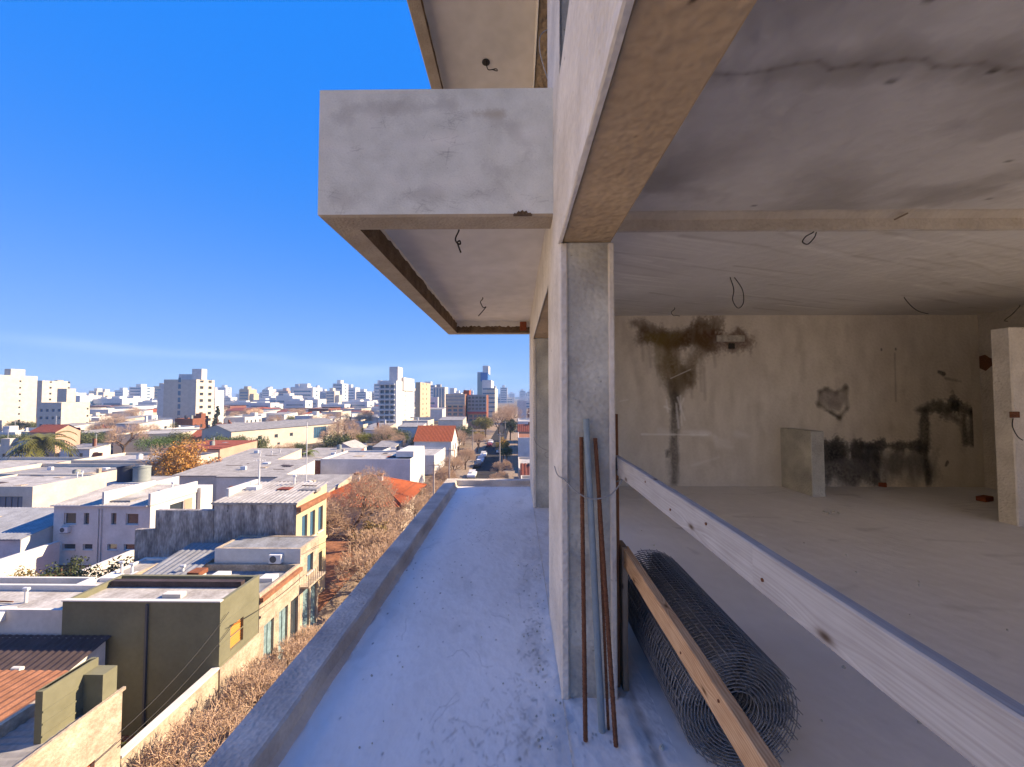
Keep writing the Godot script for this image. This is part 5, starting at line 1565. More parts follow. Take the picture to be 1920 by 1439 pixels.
# vents, tanks, pipes, skylights and low walls on a flat or gently sloping roof
func clutter(h: Node3D, w: float, l: float, y: float, n: int, sd: int, slope := 0.0) -> void:
	var rng := RandomNumberGenerator.new()
	rng.seed = sd
	for k in n:
		var x := rng.randf_range(-w * 0.42, w * 0.38); var z := rng.randf_range(-l * 0.42, l * 0.38)
		var b := y + slope * (0.5 - z / l)
		var mb := MB.new()
		match [0, 0, 1, 2, 3, 4, 4, 5, 6, 6, 6][rng.randi() % 11]:
			0:
				mb.tube([Vector3(x, b - 0.2, z), Vector3(x, b + 0.7, z)], 0.07, 8)
				mb.tube([Vector3(x - 0.14, b + 0.74, z), Vector3(x + 0.14, b + 0.74, z)], 0.09, 8)
				put(mb, "vent_pipe", M.frame, h)
			1:
				mb.box(Vector3(x, b - 0.2, z), Vector3(x + 0.9, b + 0.22, z + 0.7))
				put(mb, "skylight", M.frame, h)
			2:
				mb.tube([Vector3(x, b - 0.2, z), Vector3(x, b + 0.9, z), Vector3(x, b + 1.05, z)], [0.5, 0.5, 0.15], 12)
				put(mb, "water_tank", [M.tank, M.tank_dark, M.frame][rng.randi() % 3], h)
			3:
				mb.box(Vector3(x, b - 0.2, z), Vector3(x + 0.8, b + 0.55, z + 0.35))
				put(mb, "air_unit", M.frame, h)
			4:
				var e := x + rng.randf_range(1.5, 4.0)
				mb.tube([Vector3(x, b + 0.08, z), Vector3(minf(e, w * 0.45), b + 0.08, z + 0.2)], 0.035, 5)
				put(mb, "pipe", M.rusty, h)
			5:
				mb.box(Vector3(x, b - 0.2, z), Vector3(x + 0.42, b + 0.85, z + 0.42))
				mb.box(Vector3(x - 0.05, b + 0.85, z - 0.05), Vector3(x + 0.47, b + 0.93, z + 0.47))
				put(mb, "chimney", M.weathered, h)
			6:
				mb.box(Vector3(x, b - 0.2, z), Vector3(x + rng.randf_range(0.8, 2.2), b + 0.06, z + rng.randf_range(0.6, 1.6)))
				put(mb, "patch_sheet", [M.roof_dark, M.roof_grey, M.roof_red, M.weathered][rng.randi() % 4], h)

func part_wall(called: String, label: String, a: Vector3, b: Vector3, m: Material) -> void:
	var c := Vector3((a.x + b.x) / 2, a.y, (a.z + b.z) / 2)
	var h := thing(called, label, "wall", c)
	part_box(h, "wall", m, a - c, b - c)
	var hi := b.y - a.y
	var ex := absf(b.x - a.x) / 2 + 0.04; var ez := absf(b.z - a.z) / 2 + 0.04
	part_box(h, "coping", M.white if m != M.brickwall else M.brickwall, Vector3(-ex, hi + 0.002, -ez), Vector3(ex, hi + 0.08, ez))

func chimney(at: Vector3, hi: float, label: String) -> void:
	var c := thing("chimney", label, "chimney", at)
	part_box(c, "shaft", M.white, Vector3(-0.3, 0, -0.3), Vector3(0.3, hi - 0.25, 0.3))
	part_box(c, "cap", M.brickwall, Vector3(-0.36, hi - 0.25, -0.36), Vector3(0.36, hi, 0.36))

func antenna(at: Vector3, hi: float, label: String) -> void:
	var c := thing("mast", label, "mast", at)
	var mb := MB.new()
	mb.tube([Vector3.ZERO, Vector3(0, hi, 0)], [0.07, 0.05], 6)
	put(mb, "pole", M.frame, c)
	mb = MB.new()
	mb.tube([Vector3(-0.5, hi * 0.93, 0), Vector3(0.5, hi * 0.93, 0)], 0.025, 5)
	for k in 4:
		mb.tube([Vector3(-0.4 + k * 0.26, hi * 0.93, -0.25), Vector3(-0.4 + k * 0.26, hi * 0.93, 0.25)], 0.015, 4)
	put(mb, "aerial", M.frame, c)

# ---------------------------------------------------------------- towers
func tower(label: String, pl: float, pe: float, pr: float, top: float, d: float, o := {}) -> Node3D:
	var a := at_depth(pe, top, -d)
	var x0 := at_depth(pl, top, -d).x
	var z1: float = o.get("z1", at_side(pr, top, a.x).z)
	return house("tower_block", label, x0, a.x, -d, z1, a.y - STREET, o, "tower blocks on the skyline", 0.0, "tower")

func lid(t: Node3D, called: String, m: Material, pl: float, pe: float, pr: float, top: float, base: float, z: float) -> void:
	# a roof room given by its pixels at the depth z
	var a := at_depth(pe, top, z); var b := at_depth(pl, top, z)
	var z1 := at_side(pr, top, a.x).z if a.x < -1.0 else z - 6.0
	part_box(t, called, m, Vector3(b.x, base, z) - t.position, Vector3(a.x, a.y, z1) - t.position)

func build_towers() -> void:
	# white tower with balconies
	var sh := []
	for f in 9:
		for k in 3:
			sh.append([0.55 + k * 2.35, 1.6 + f * 2.42, 1.75, 1.5, "blue_window"])
	var fr := []
	for f in 9:
		fr.append([14.0, 2.2 + f * 2.42, 1.0, 1.1, "dark"])
	var t := tower("white tower with rows of balconies and a tall lift room", 711, 743, 778, 714, 180, {"wall": M.white, "side": M.white, "side_holes": sh, "front": fr, "deep": 0.9, "z1": -212.0})
	for f in 10:
		part_box(t, "balcony", M.white, Vector3(-4.1, 0.7 + f * 2.42, 16.0), Vector3(3.4, 1.35 + f * 2.42, 17.0))
	lid(t, "lift_room", M.white, 730, 746, 755, 688, STREET + 24, -184)
	lid(t, "rear_wing", M.white, 748, 757, 776.5, 708, STREET + 20, -190)
	# left tower, stepped, with a blank shaded wall
	fr = grid_holes(2.0, 2.5, 2.0, 1.3, 1, 8, 3, 3.0, "dark") + grid_holes(6.8, 2.5, 2.0, 1.3, 1, 8, 3, 3.0, "dark")
	t = tower("stepped tower with a wide blank shaded wall and one lit windowed front", 307, 368, 402, 712, 172, {"wall": M.cream, "front": fr, "deep": 0.5})
	lid(t, "lift_room", M.white, 360, 378, 388, 692, STREET + 24, -176)
	lid(t, "roof_room", M.white, 335, 361, 366, 702, STREET + 24, -178)
	lid(t, "stepped_wing", M.white, 301, 306.7, 307.5, 720, STREET, -172.2)
	lid(t, "stepped_wing", M.white, 295, 300.8, 301.5, 732, STREET, -172.3)
	for f in 8:
		part_box(t, "stair_window", M.glass_blue, Vector3(-0.8, 2.5 + f * 3.0, -172.03 - t.position.z), Vector3(0.4, 4.6 + f * 3.0, -171.95 - t.position.z))
	lid(t, "rear_wing", M.white, 402.5, 403, 420, 732, STREET, -193)
	# pale blocks at the left edge
	fr = grid_holes(7.4, 6.0, 0.7, 0.8, 1, 7, 1, 2.9, "dark")
	t = tower("big cream block with one column of tiny windows", -70, -6, 70, 703, 160, {"wall": M.cream, "front": fr, "deep": 0.3})
	lid(t, "lift_room", M.cream, 8, 20, 47, 692, STREET + 26, -166)
	tower("cream block with narrow shaded side behind the big cream block", 66, 79, 106, 714, 190, {"wall": M.cream, "front": grid_holes(3, 3, 1, 1, 2, 8, 8, 3.0, "dark"), "deep": 0.3})
	sh = grid_holes(1.0, 2.0, 1.2, 1.1, 4, 4, 2.4, 3.0, "blue_window")
	t = tower("low cream block with grid of windows in its shaded front", 70, 115, 168, 755, 150, {"wall": M.cream, "side_holes": sh, "front": grid_holes(9, 2.5, 0.7, 0.8, 1, 4, 1, 3.0, "dark"), "deep": 0.3})
	lid(t, "lift_room", M.cream, 107, 125, 142, 729, STREET + 12, -165)
	# behind the white tower
	tower("tan apartment tower behind the white tower", 779, 788, 807, 717, 222, {"wall": M.tan, "side": M.tan, "front": grid_holes(6, 3, 1.2, 1.2, 2, 8, 9, 3.0, "dark"), "deep": 0.3})
	t = tower("slim grey green tower with vertical dark strips", 812, 834, 840, 726, 420, {"wall": M.cream})
	for k in 4:
		part_box(t, "window_strip", M.glass_blue, Vector3(-5.6 + k * 3.1, 2, t_half(t)), Vector3(-4.2 + k * 3.1, 26, t_half(t) + 0.3))
	lid(t, "lift_room", M.grey, 818, 826, 828, 721, STREET + 26, -424)
	tower("far bluish tower with small lift room", 843, 852, 856, 728, 700, {"wall": M.white})
	# brick complex
	sh = grid_holes(1.0, 5.0, 2.0, 1.4, 3, 6, 2.9, 2.1, "blue_window")
	t = tower("brown block with upper grey storeys left of the dark shaft", 836, 872, 874, 739, 200, {"wall": M.brickwall, "side": M.pinkish, "side_holes": sh, "deep": 0.4, "z1": -215.0})
	part_box(t, "upper_storeys", M.beige, Vector3(-5.05, 12.3, 7.5), Vector3(5.05, 18.2, 8.3))
	for k in 3:
		part_box(t, "window_band", M.grey, Vector3(-4.8, 13.0 + k * 1.8, 8.3), Vector3(4.8, 13.9 + k * 1.8, 8.36))
	part_box(t, "brick_base", M.brickwall, Vector3(-5.2, 0, 7.5), Vector3(5.2, 4.6, 8.6))
	sh = grid_holes(0.8, 3.6, 1.8, 1.5, 4, 2, 2.4, 2.2, "blue_window")
	t = tower("grey and brick block with maroon band right of the dark shaft", 877, 912, 914, 741, 205, {"wall": M.brickwall, "side": M.pinkish, "side_holes": sh, "deep": 0.4, "z1": -220.0})
	part_box(t, "upper_storeys", M.grey, Vector3(-5.05, 9.0, 7.5), Vector3(5.05, 18.0, 8.2))
	for k in 4:
		for j in 5:
			part_box(t, "window", M.glass, Vector3(-4.7 + j * 1.95, 10 + k * 1.95, 8.2), Vector3(-3.3 + j * 1.95, 11.1 + k * 1.95, 8.25))
	part_box(t, "maroon_band", M.red_paint, Vector3(-5.2, 7.9, 7.5), Vector3(5.2, 8.98, 8.6))
	lid(t, "red_tank_room", M.terracotta, 869, 880, 883, 732, STREET + 17, -207)
	part_wall("dark_shaft", "dark narrow stair shaft between the two brick blocks", at_depth(872.5, 805, -204) * Vector3(1, 0, 1) + Vector3(0, STREET, 0), at_depth(876.5, 739, -210), M.brickwall)
	# glass stepped tower
	t = tower("stepped glass and white tower with blue panel, tallest on the skyline", 895, 909, 916, 698, 330, {"wall": M.white})
	lid(t, "glass_front", M.glass_green, 895.2, 908.6, 909.5, 700, STREET + 2, -329.5)
	lid(t, "blue_panel", M.glass_sky, 901, 914.5, 918, 699, STREET + 30, -329.0)
	lid(t, "crown", M.white, 905, 916, 919, 686, STREET + 37, -334)
	lid(t, "stepped_wing", M.white, 904, 921, 926, 713, STREET, -326)
	lid(t, "stepped_wing", M.cream, 913, 928, 933, 728, STREET, -322)
	for k in 9:
		var q := at_depth(905, 720 + k * 8.5, -321.6); var q2 := at_depth(928, 722.5 + k * 8.5, -321.6)
		if k > 0: part_box(t, "window_band", M.glass_blue, Vector3(q.x, q.y, -321.6) - t.position, Vector3(q2.x, q2.y, -321.9) - t.position)
	tower("blue shaded slab block beside our facade", 971, 987, 992, 752, 240, {"wall": M.white, "z1": -255.0})

func t_half(t: Node3D) -> float:
	return -420.0 - t.position.z

# ---------------------------------------------------------------- the city that fills the view
var footprints := []
func build_city() -> void:
	var rng := RandomNumberGenerator.new()
	rng.seed = 2024
	var blocked := []
	for c in get_children():
		if c is Node3D and c.has_meta("category") and c.get_meta("category") in ["house", "tower", "warehouse", "wall"]:
			var lo := Vector2(1e9, 1e9); var hi := Vector2(-1e9, -1e9)
			for m in c.get_children():
				if m is MeshInstance3D:
					var bb: AABB = c.transform * m.transform * m.get_aabb()
					lo = lo.min(Vector2(bb.position.x, bb.position.z)); hi = hi.max(Vector2(bb.end.x, bb.end.z))
			blocked.append(Rect2(lo, hi - lo).grow(1.5))
	# yards with trees that stay free of houses
	var open_ground := [Rect2(-104, -113, 50, 31), Rect2(-76, -86, 20, 26), Rect2(-122, -98, 22, 16), Rect2(-46, -75, 14, 9), Rect2(-62, -138, 16, 12)]
	footprints.append_array(blocked)
	var kinds := [["white", "low white house with flat roof in the dense blocks beyond", "flat", "roof_pale"], ["cream", "low cream house with flat roof in the dense blocks beyond", "flat", "roof_pale"], ["white", "white house with grey metal roof in the dense blocks beyond", "shed", "roof_grey"], ["beige", "beige house with orange tiled roof in the dense blocks beyond", "hip", "terracotta"],
		["cream", "cream house with grey metal roof in the dense blocks beyond", "shed", "roof_grey"], ["pinkish", "salmon house with dull red roof in the dense blocks beyond", "gable_x", "roof_red"], ["white", "white house with pale gabled roof in the dense blocks beyond", "gable_z", "roof_pale"], ["brickwall", "brick house with flat pale roof in the dense blocks beyond", "flat", "roof_pale"]]
	var d := 60.0
	while d < 400.0:
		var step := maxf(8.8, d * 0.078)
		var x := -d * 1.42
		while x < 14.0:
			var w := step * rng.randf_range(0.6, 0.9)
			var l := maxf(7.5, d * 0.08) * rng.randf_range(0.65, 0.95)
			var h := rng.randf_range(3.4, 5.2) + (2.8 if rng.randf() < 0.3 else 0.0)
			var z0 := -d - rng.randf_range(0, 3)
			var r := Rect2(x, z0 - l, w, l)
			var ok := not (r.end.x > -16.5 and r.position.x < 0.0) and not (r.position.x < -15 and r.end.y > -123 and r.position.y < -112)
			for b in blocked:
				if b.intersects(r): ok = false
			for b in open_ground:
				if b.intersects(r): ok = false
			if d < 112 and x > -100 and x < -40: h = minf(h, 4.4)
			if ok and rng.randf() < 0.86:
				var q: Array = kinds[[0, 0, 1, 1, 2, 2, 3, 4, 5, 6, 7][rng.randi() % 11]]
				var o := {"wall": M[q[0]], "roof": q[2], "roof_mat": M[q[3]], "h2": h + 0.8, "rise": 1.8, "par": 0.4, "wave": 0.5 if d < 130 else 1.2, "deep": 0.12}
				if d < 190.0:
					var fh := []
					var p := 1.0
					while p + 1.4 < l:
						fh.append([p, 1.2, 1.1, 1.3, "window" if d < 110 else "dark"])
						if h > 6.2: fh.append([p, 4.1, 1.1, 1.3, "window" if d < 110 else "dark"])
						p += rng.randf_range(2.4, 4.0)
					o.front = fh
					o.side_holes = [[w * 0.3, 1.3, 0.9, 1.1, "dark"], [w * 0.65, 1.3, 0.9, 1.1, "dark"]]
				footprints.append(r)
				var hs := house("city_house", q[1], x, x + w, z0, z0 - l, h, o, "low houses in the blocks beyond")
				if q[2] == "flat" and d < 260.0:
					for e in rng.randi_range(1, 3):
						var cx := rng.randf_range(-w * 0.38, w * 0.3); var cz := rng.randf_range(-l * 0.38, l * 0.3)
						match rng.randi() % 4:
							0: part_box(hs, "roof_room", M[q[0]], Vector3(cx, h - 0.4, cz), Vector3(minf(cx + 2.4, w * 0.48), h + 1.9, minf(cz + 2.4, l * 0.48)))
							1:
								var tb := MB.new()
								tb.tube([Vector3(cx, h - 0.4, cz), Vector3(cx, h + 1.1, cz), Vector3(cx, h + 1.3, cz)], [0.55, 0.55, 0.2], 10)
								put(tb, "water_tank", [M.tank, M.tank_dark, M.roof_blue][rng.randi() % 3], hs)
							2: part_box(hs, "chimney", M.white, Vector3(cx, h - 0.4, cz), Vector3(cx + 0.5, h + 1.0, cz + 0.5))
							3: part_box(hs, "dividing_wall", M[q[0]], Vector3(cx, h - 0.4, -l * 0.48), Vector3(cx + 0.18, h + 0.5, l * 0.48))
				elif d < 200.0 and rng.randf() < 0.6:
					var cx := rng.randf_range(-w * 0.3, w * 0.3)
					part_box(hs, "chimney", M.white if rng.randf() < 0.6 else M.brickwall, Vector3(cx, h - 0.5, -0.3), Vector3(cx + 0.6, h + 2.4, 0.3))
				if d < 170.0 and rng.randf() < 0.45:
					var ab := MB.new()
					var ax := rng.randf_range(-w * 0.4, w * 0.4); var ah := h + rng.randf_range(2.5, 4.5)
					ab.tube([Vector3(ax, h - 0.4, 0), Vector3(ax, ah, 0)], 0.04, 5)
					for e in 3: ab.tube([Vector3(ax - 0.5, ah - 0.25 - e * 0.3, 0), Vector3(ax + 0.5, ah - 0.25 - e * 0.3, 0)], 0.02, 4)
					put(ab, "aerial", M.frame, hs)
				if d < 120.0 and rng.randf() < 0.5:
					part_box(hs, "yard_wall", M[["white", "cream", "brickwall"][rng.randi() % 3]], Vector3(w / 2, 0, l * 0.3), Vector3(w / 2 + rng.randf_range(1.5, 3.0), 2.4, l * 0.3 + 0.2))
			x += step * rng.randf_range(0.95, 1.25)
		d += maxf(9.0, d * 0.098)
	# blocks and towers on the far skyline, a few shapes copied about
	var protos := []
	var names := ["white far tower with lift room on the hazy skyline", "cream far tower with stepped roof on the hazy skyline", "grey far slab block on the hazy skyline", "tan far tower on the hazy skyline", "low white far block in the hazy city", "low cream far block in the hazy city", "orange brick far tower on the hazy skyline"]
	var mats := [M.white, M.cream, M.white, M.tan, M.white, M.cream, M.pinkish]
	for k in 7:
		var t := thing("far_block", names[k], "tower", Vector3(0, STREET, 0), 0.0, "far blocks of the city")
		var low := k == 4 or k == 5
		var w: float = [14, 12, 24, 13, 26, 20, 12][k]; var hh: float = [30, 27, 24, 29, 12, 13, 26][k]
		part_box(t, "wall", mats[k], Vector3(-w / 2, -0.2, -9), Vector3(w / 2, hh, 9))
		part_box(t, "lift_room", mats[k], Vector3(-w * 0.25, hh, -4), Vector3(w * 0.15, hh + (2.0 if low else 4.5), 4))
		if k == 1 or k == 3:
			part_box(t, "stepped_wing", mats[k], Vector3(w / 2, -0.2, -6), Vector3(w / 2 + 5, hh * 0.78, 6))
		for f in int(hh / 4.2):
			part_box(t, "window_band", M.glass_blue, Vector3(-w * 0.4, 2 + f * 4.2, 9.0), Vector3(w * 0.4, 3.7 + f * 4.2, 9.08))
			if k % 2 == 0:
				part_box(t, "window_band", M.glass_blue, Vector3(w / 2, 2 + f * 4.2, -3.0), Vector3(w / 2 + 0.08, 3.7 + f * 4.2, 1.0))
		protos.append(t)
	var used := {}
	for i in 270:
		var dd := exp(rng.randf_range(log(420.0), log(2600.0)))
		var px := rng.randf_range(-30, 1000)
		if px > 925 and px < 968 and dd < 900: continue
		var k: int = [4, 5, 4, 5, 0, 1, 2, 3, 6, 0, 4, 1, 0, 1, 0, 5, 4, 1, 0, 2][rng.randi() % 20]
		if dd < 520 and k < 4: k = 4
		var x := at_depth(px, 744, -dd).x
		var s := rng.randf_range(0.75, 1.25) * (1.0 if dd < 900 else 1.25)
		if px < 300 and px > 165 and k < 4: s *= 1.1
		var p := Vector3(x, STREET, -dd)
		if not used.has(k):
			used[k] = true
			protos[k].position = p
			protos[k].scale = Vector3.ONE * s
		else:
			copy_of(protos[k], "far_block", p, 0.0, s).scale = Vector3(s * rng.randf_range(0.65, 1.35), s * rng.randf_range(0.7, 1.25), s)
	for k in 7:
		if not used.has(k): protos[k].queue_free()
	# wooded rise on the horizon
	var mb := MB.new()
	var f := FastNoiseLite.new()
	f.seed = 6; f.frequency = 0.004; f.fractal_octaves = 4
	for i in 160:
		var p := []
		for e in [i, i + 1]:
			var x: float = -3600.0 + e * 28.0
			p.append(Vector3(x, STREET + 8 + 12 * (f.get_noise_1d(x) + 0.45) , -2900))
			p.append(Vector3(x, STREET - 1, -2500))
			p.append(Vector3(x, STREET - 1, -3400))
		mb.quad(p[0], p[3], p[4], p[1], Vector3(0, 1, 1))
		mb.quad(p[0], p[3], p[5], p[2], Vector3(0, 1, -1))
	structure(put(mb, "hills", M.woods))

# ---------------------------------------------------------------- trees
func branch(mb: MB, tw: MB, rng: RandomNumberGenerator, p: Vector3, dir: Vector3, l: float, r: float, lev: int, most: int, spread: float, tips: Array) -> void:
	var bend := Vector3(rng.randfn(0, 0.22), rng.randfn(0.1, 0.14), rng.randfn(0, 0.22))
	var mid := p + dir * l * 0.5 + bend * l * 0.16
	var end := p + dir * l + bend * l * 0.32
	var target := mb if lev < 3 else tw
	target.tube([p, mid, end], [r, r * 0.82, r * 0.62], 6 if lev < 2 else (4 if lev < 3 else 3), false)
	if lev >= most:
		tips.append(end)
		return
	var n := rng.randi_range(3, 4) if lev > 0 else rng.randi_range(4, 5)
	for k in n:
		var az := TAU * (k + rng.randf() * 0.6) / n
		var side := dir.cross(Vector3.UP if absf(dir.y) < 0.9 else Vector3.RIGHT).normalized()
		var up := side.cross(dir)
		var nd := (dir + (side * cos(az) + up * sin(az)) * spread * rng.randf_range(0.6, 1.15) + Vector3(0, 0.12, 0)).normalized()
		if nd.y < -0.25: nd.y *= 0.3
		var at := end if k < 2 else mid.lerp(end, rng.randf())
		branch(mb, tw, rng, at, nd.normalized(), l * rng.randf_range(0.62, 0.82), maxf(r * 0.58, 0.011), lev + 1, most, spread, tips)

func bare_tree(label: String, sd: int, at: Vector3, hi: float, wide: float, most := 5, leaves := Color(0, 0, 0), part_leaf := 0.0, called := "bare_tree", group := "bare trees") -> Node3D:
	var rng := RandomNumberGenerator.new()
	rng.seed = sd
	var t := thing(called, label, "tree", at, 0.0, group)
	var mb := MB.new(); var tw := MB.new()
	var tips := []
	branch(mb, tw, rng, Vector3(0, -0.15, 0), Vector3(rng.randfn(0, 0.05), 1, rng.randfn(0, 0.05)).normalized(), hi * 0.26, hi * 0.028, 0, most, wide, tips)
	# bring it to the wanted height
	var top := 0.1
	for q in tips: top = maxf(top, q.y)
	var k := hi / top
	for m in [mb, tw]:
		for i in m.v.size(): m.v[i] *= k
	put(mb, "trunk", M.bark, t)
	put(tw, "twigs", M.twig, t)
	if part_leaf > 0.0:
		var lf := MB.new()
		lf.use_col = true
		for q in tips:
			if q.x + rng.randfn(0, 0.6) > 0.2 and rng.randf() < part_leaf:
				for e in 5:
					leaf(lf, rng, q * k + Vector3(rng.randfn(0, 0.25), rng.randfn(0, 0.25), rng.randfn(0, 0.25)), rng.randf_range(0.12, 0.22), leaves, 0.25)
		put(lf, "crown", M.leaf, t)
	return t

func leaf(mb: MB, rng: RandomNumberGenerator, p: Vector3, s: float, c: Color, vary: float) -> void:
	var a := Vector3(rng.randfn(), rng.randfn(), rng.randfn()).normalized()
	var b := a.cross(Vector3(rng.randfn(), rng.randfn(), rng.randfn())).normalized()
	var n := a.cross(b)
	if n.y < 0: n = -n
	var v := 1.0 + rng.randfn(0, vary)
	mb.col = Color(c.r * v, c.g * v * (1.0 + rng.randfn(0, 0.06)), c.b * v)
	var o := p
	mb.tri(o - a * s, o + b * s * 0.6, o + a * s, n, n, n)
	mb.tri(o - a * s, o + a * s, o - b * s * 0.6, n, n, n)

func leafy_tree(label: String, sd: int, at: Vector3, hi: float, rad: float, col: Color, n := 4200, shape := "round", called := "leafy_tree", group := "evergreen trees") -> Node3D:
	var rng := RandomNumberGenerator.new()
	rng.seed = sd
	var t := thing(called, label, "tree", at, 0.0, group)
	var mb := MB.new()
	var limbs := 7
	var y0 := hi * 0.28 if shape != "cone" else hi * 0.05
	mb.tube([Vector3(0, -0.2, 0), Vector3(rng.randfn(0, 0.1), hi * 0.4, rng.randfn(0, 0.1)), Vector3(0, hi * 0.75, 0)], [hi * 0.035, hi * 0.026, hi * 0.012], 7, false)
	var clumps := []
	for k in 30:
		var c: Vector3
		if shape == "cone":
			var u := rng.randf()
			var rr := rad * (1.0 - u) * 0.75 + 0.15
			var a := rng.randf() * TAU
			c = Vector3(cos(a) * rr * 0.6, lerpf(hi * 0.08, hi * 0.95, u), sin(a) * rr * 0.6)
			clumps.append([c, rr * 0.55 + 0.25])
		else:
			var dv := Vector3(rng.randfn(), rng.randfn(), rng.randfn()).normalized() * pow(rng.randf(), 0.4)
			c = Vector3(dv.x * rad * 0.74, lerpf(y0 + rad * 0.3, hi - rad * 0.25, dv.y * 0.5 + 0.5), dv.z * rad * 0.74)
			clumps.append([c, rad * rng.randf_range(0.2, 0.36)])
		if k < limbs and shape != "cone":
			mb.tube([Vector3(0, hi * 0.3, 0), (Vector3(0, hi * 0.42, 0) + c) / 2, c], [hi * 0.014, hi * 0.009, hi * 0.004], 4, false)
	put(mb, "trunk", M.bark, t)
	var lf := MB.new()
	lf.use_col = true
	var tone := []
	for c in clumps: tone.append(rng.randf_range(0.75, 1.25))
	for i in n:
		var j := rng.randi() % clumps.size()
		var dv := Vector3(rng.randfn(), rng.randfn(), rng.randfn()).normalized() * pow(rng.randf(), 0.33)
		var p: Vector3 = clumps[j][0] + dv * clumps[j][1] * rng.randf_range(0.8, 1.15)
		if p.y < 0.3: continue
		leaf(lf, rng, p, rng.randf_range(0.5, 1.0) * hi * 0.026, Color(col.r * tone[j], col.g * tone[j], col.b * tone[j]), 0.2)
	put(lf, "crown", M.leaf, t)
	return t

func palm(label: String, sd: int, at: Vector3, hi: float, reach: float, col: Color, fronds := 34) -> Node3D:
	var rng := RandomNumberGenerator.new()
	rng.seed = sd
	var t := thing("palm_tree", label, "palm", at, 0.0, "palms")
	var mb := MB.new()
	var pts := []; var rad := []
	for k in 9:
		pts.append(Vector3(0.1 * sin(k), hi * k / 8.0 - 0.2, 0)); rad.append(hi * (0.055 if k % 2 else 0.048))
	mb.tube(pts, rad, 9)
	put(mb, "trunk", M.bark, t)
	for k in fronds:
		var f := MB.new()
		f.use_col = true
		var az := TAU * k / fronds * 3.0 + rng.randfn(0, 0.2)
		var lift := rng.randf_range(0.0, 1.5)
		var dir := Vector3(cos(az), 0, sin(az))
		var side := Vector3(-sin(az), 0, cos(az))
		var l := reach * rng.randf_range(0.8, 1.05)
		var v := rng.randf_range(0.75, 1.3)
		f.col = Color(col.r * v, col.g * v, col.b * v)
		var prev := Vector3(0, hi, 0)
		var m := 13
		for s in m:
			var u := float(s + 1) / m
			var q := Vector3(0, hi, 0) + dir * l * u * (0.55 + 0.45 * cos(lift * 0.8)) + Vector3(0, l * (lift * u * 0.9 - 0.95 * u * u), 0)
			var along := (q - prev).normalized()
			for sg in [-1.0, 1.0]:
				var tip: Vector3 = q + side * sg * reach * 0.2 * sin(PI * minf(u * 0.9 + 0.1, 1.0)) + along * reach * 0.1 + Vector3(0, -reach * 0.07, 0)
				f.tri(prev, q, tip, Vector3.UP, Vector3.UP, Vector3.UP)
			f.tri(prev, q, prev + side * 0.05, Vector3.UP, Vector3.UP, Vector3.UP)
			prev = q
		put(f, "frond", M.leaf_stiff, t)
	return t

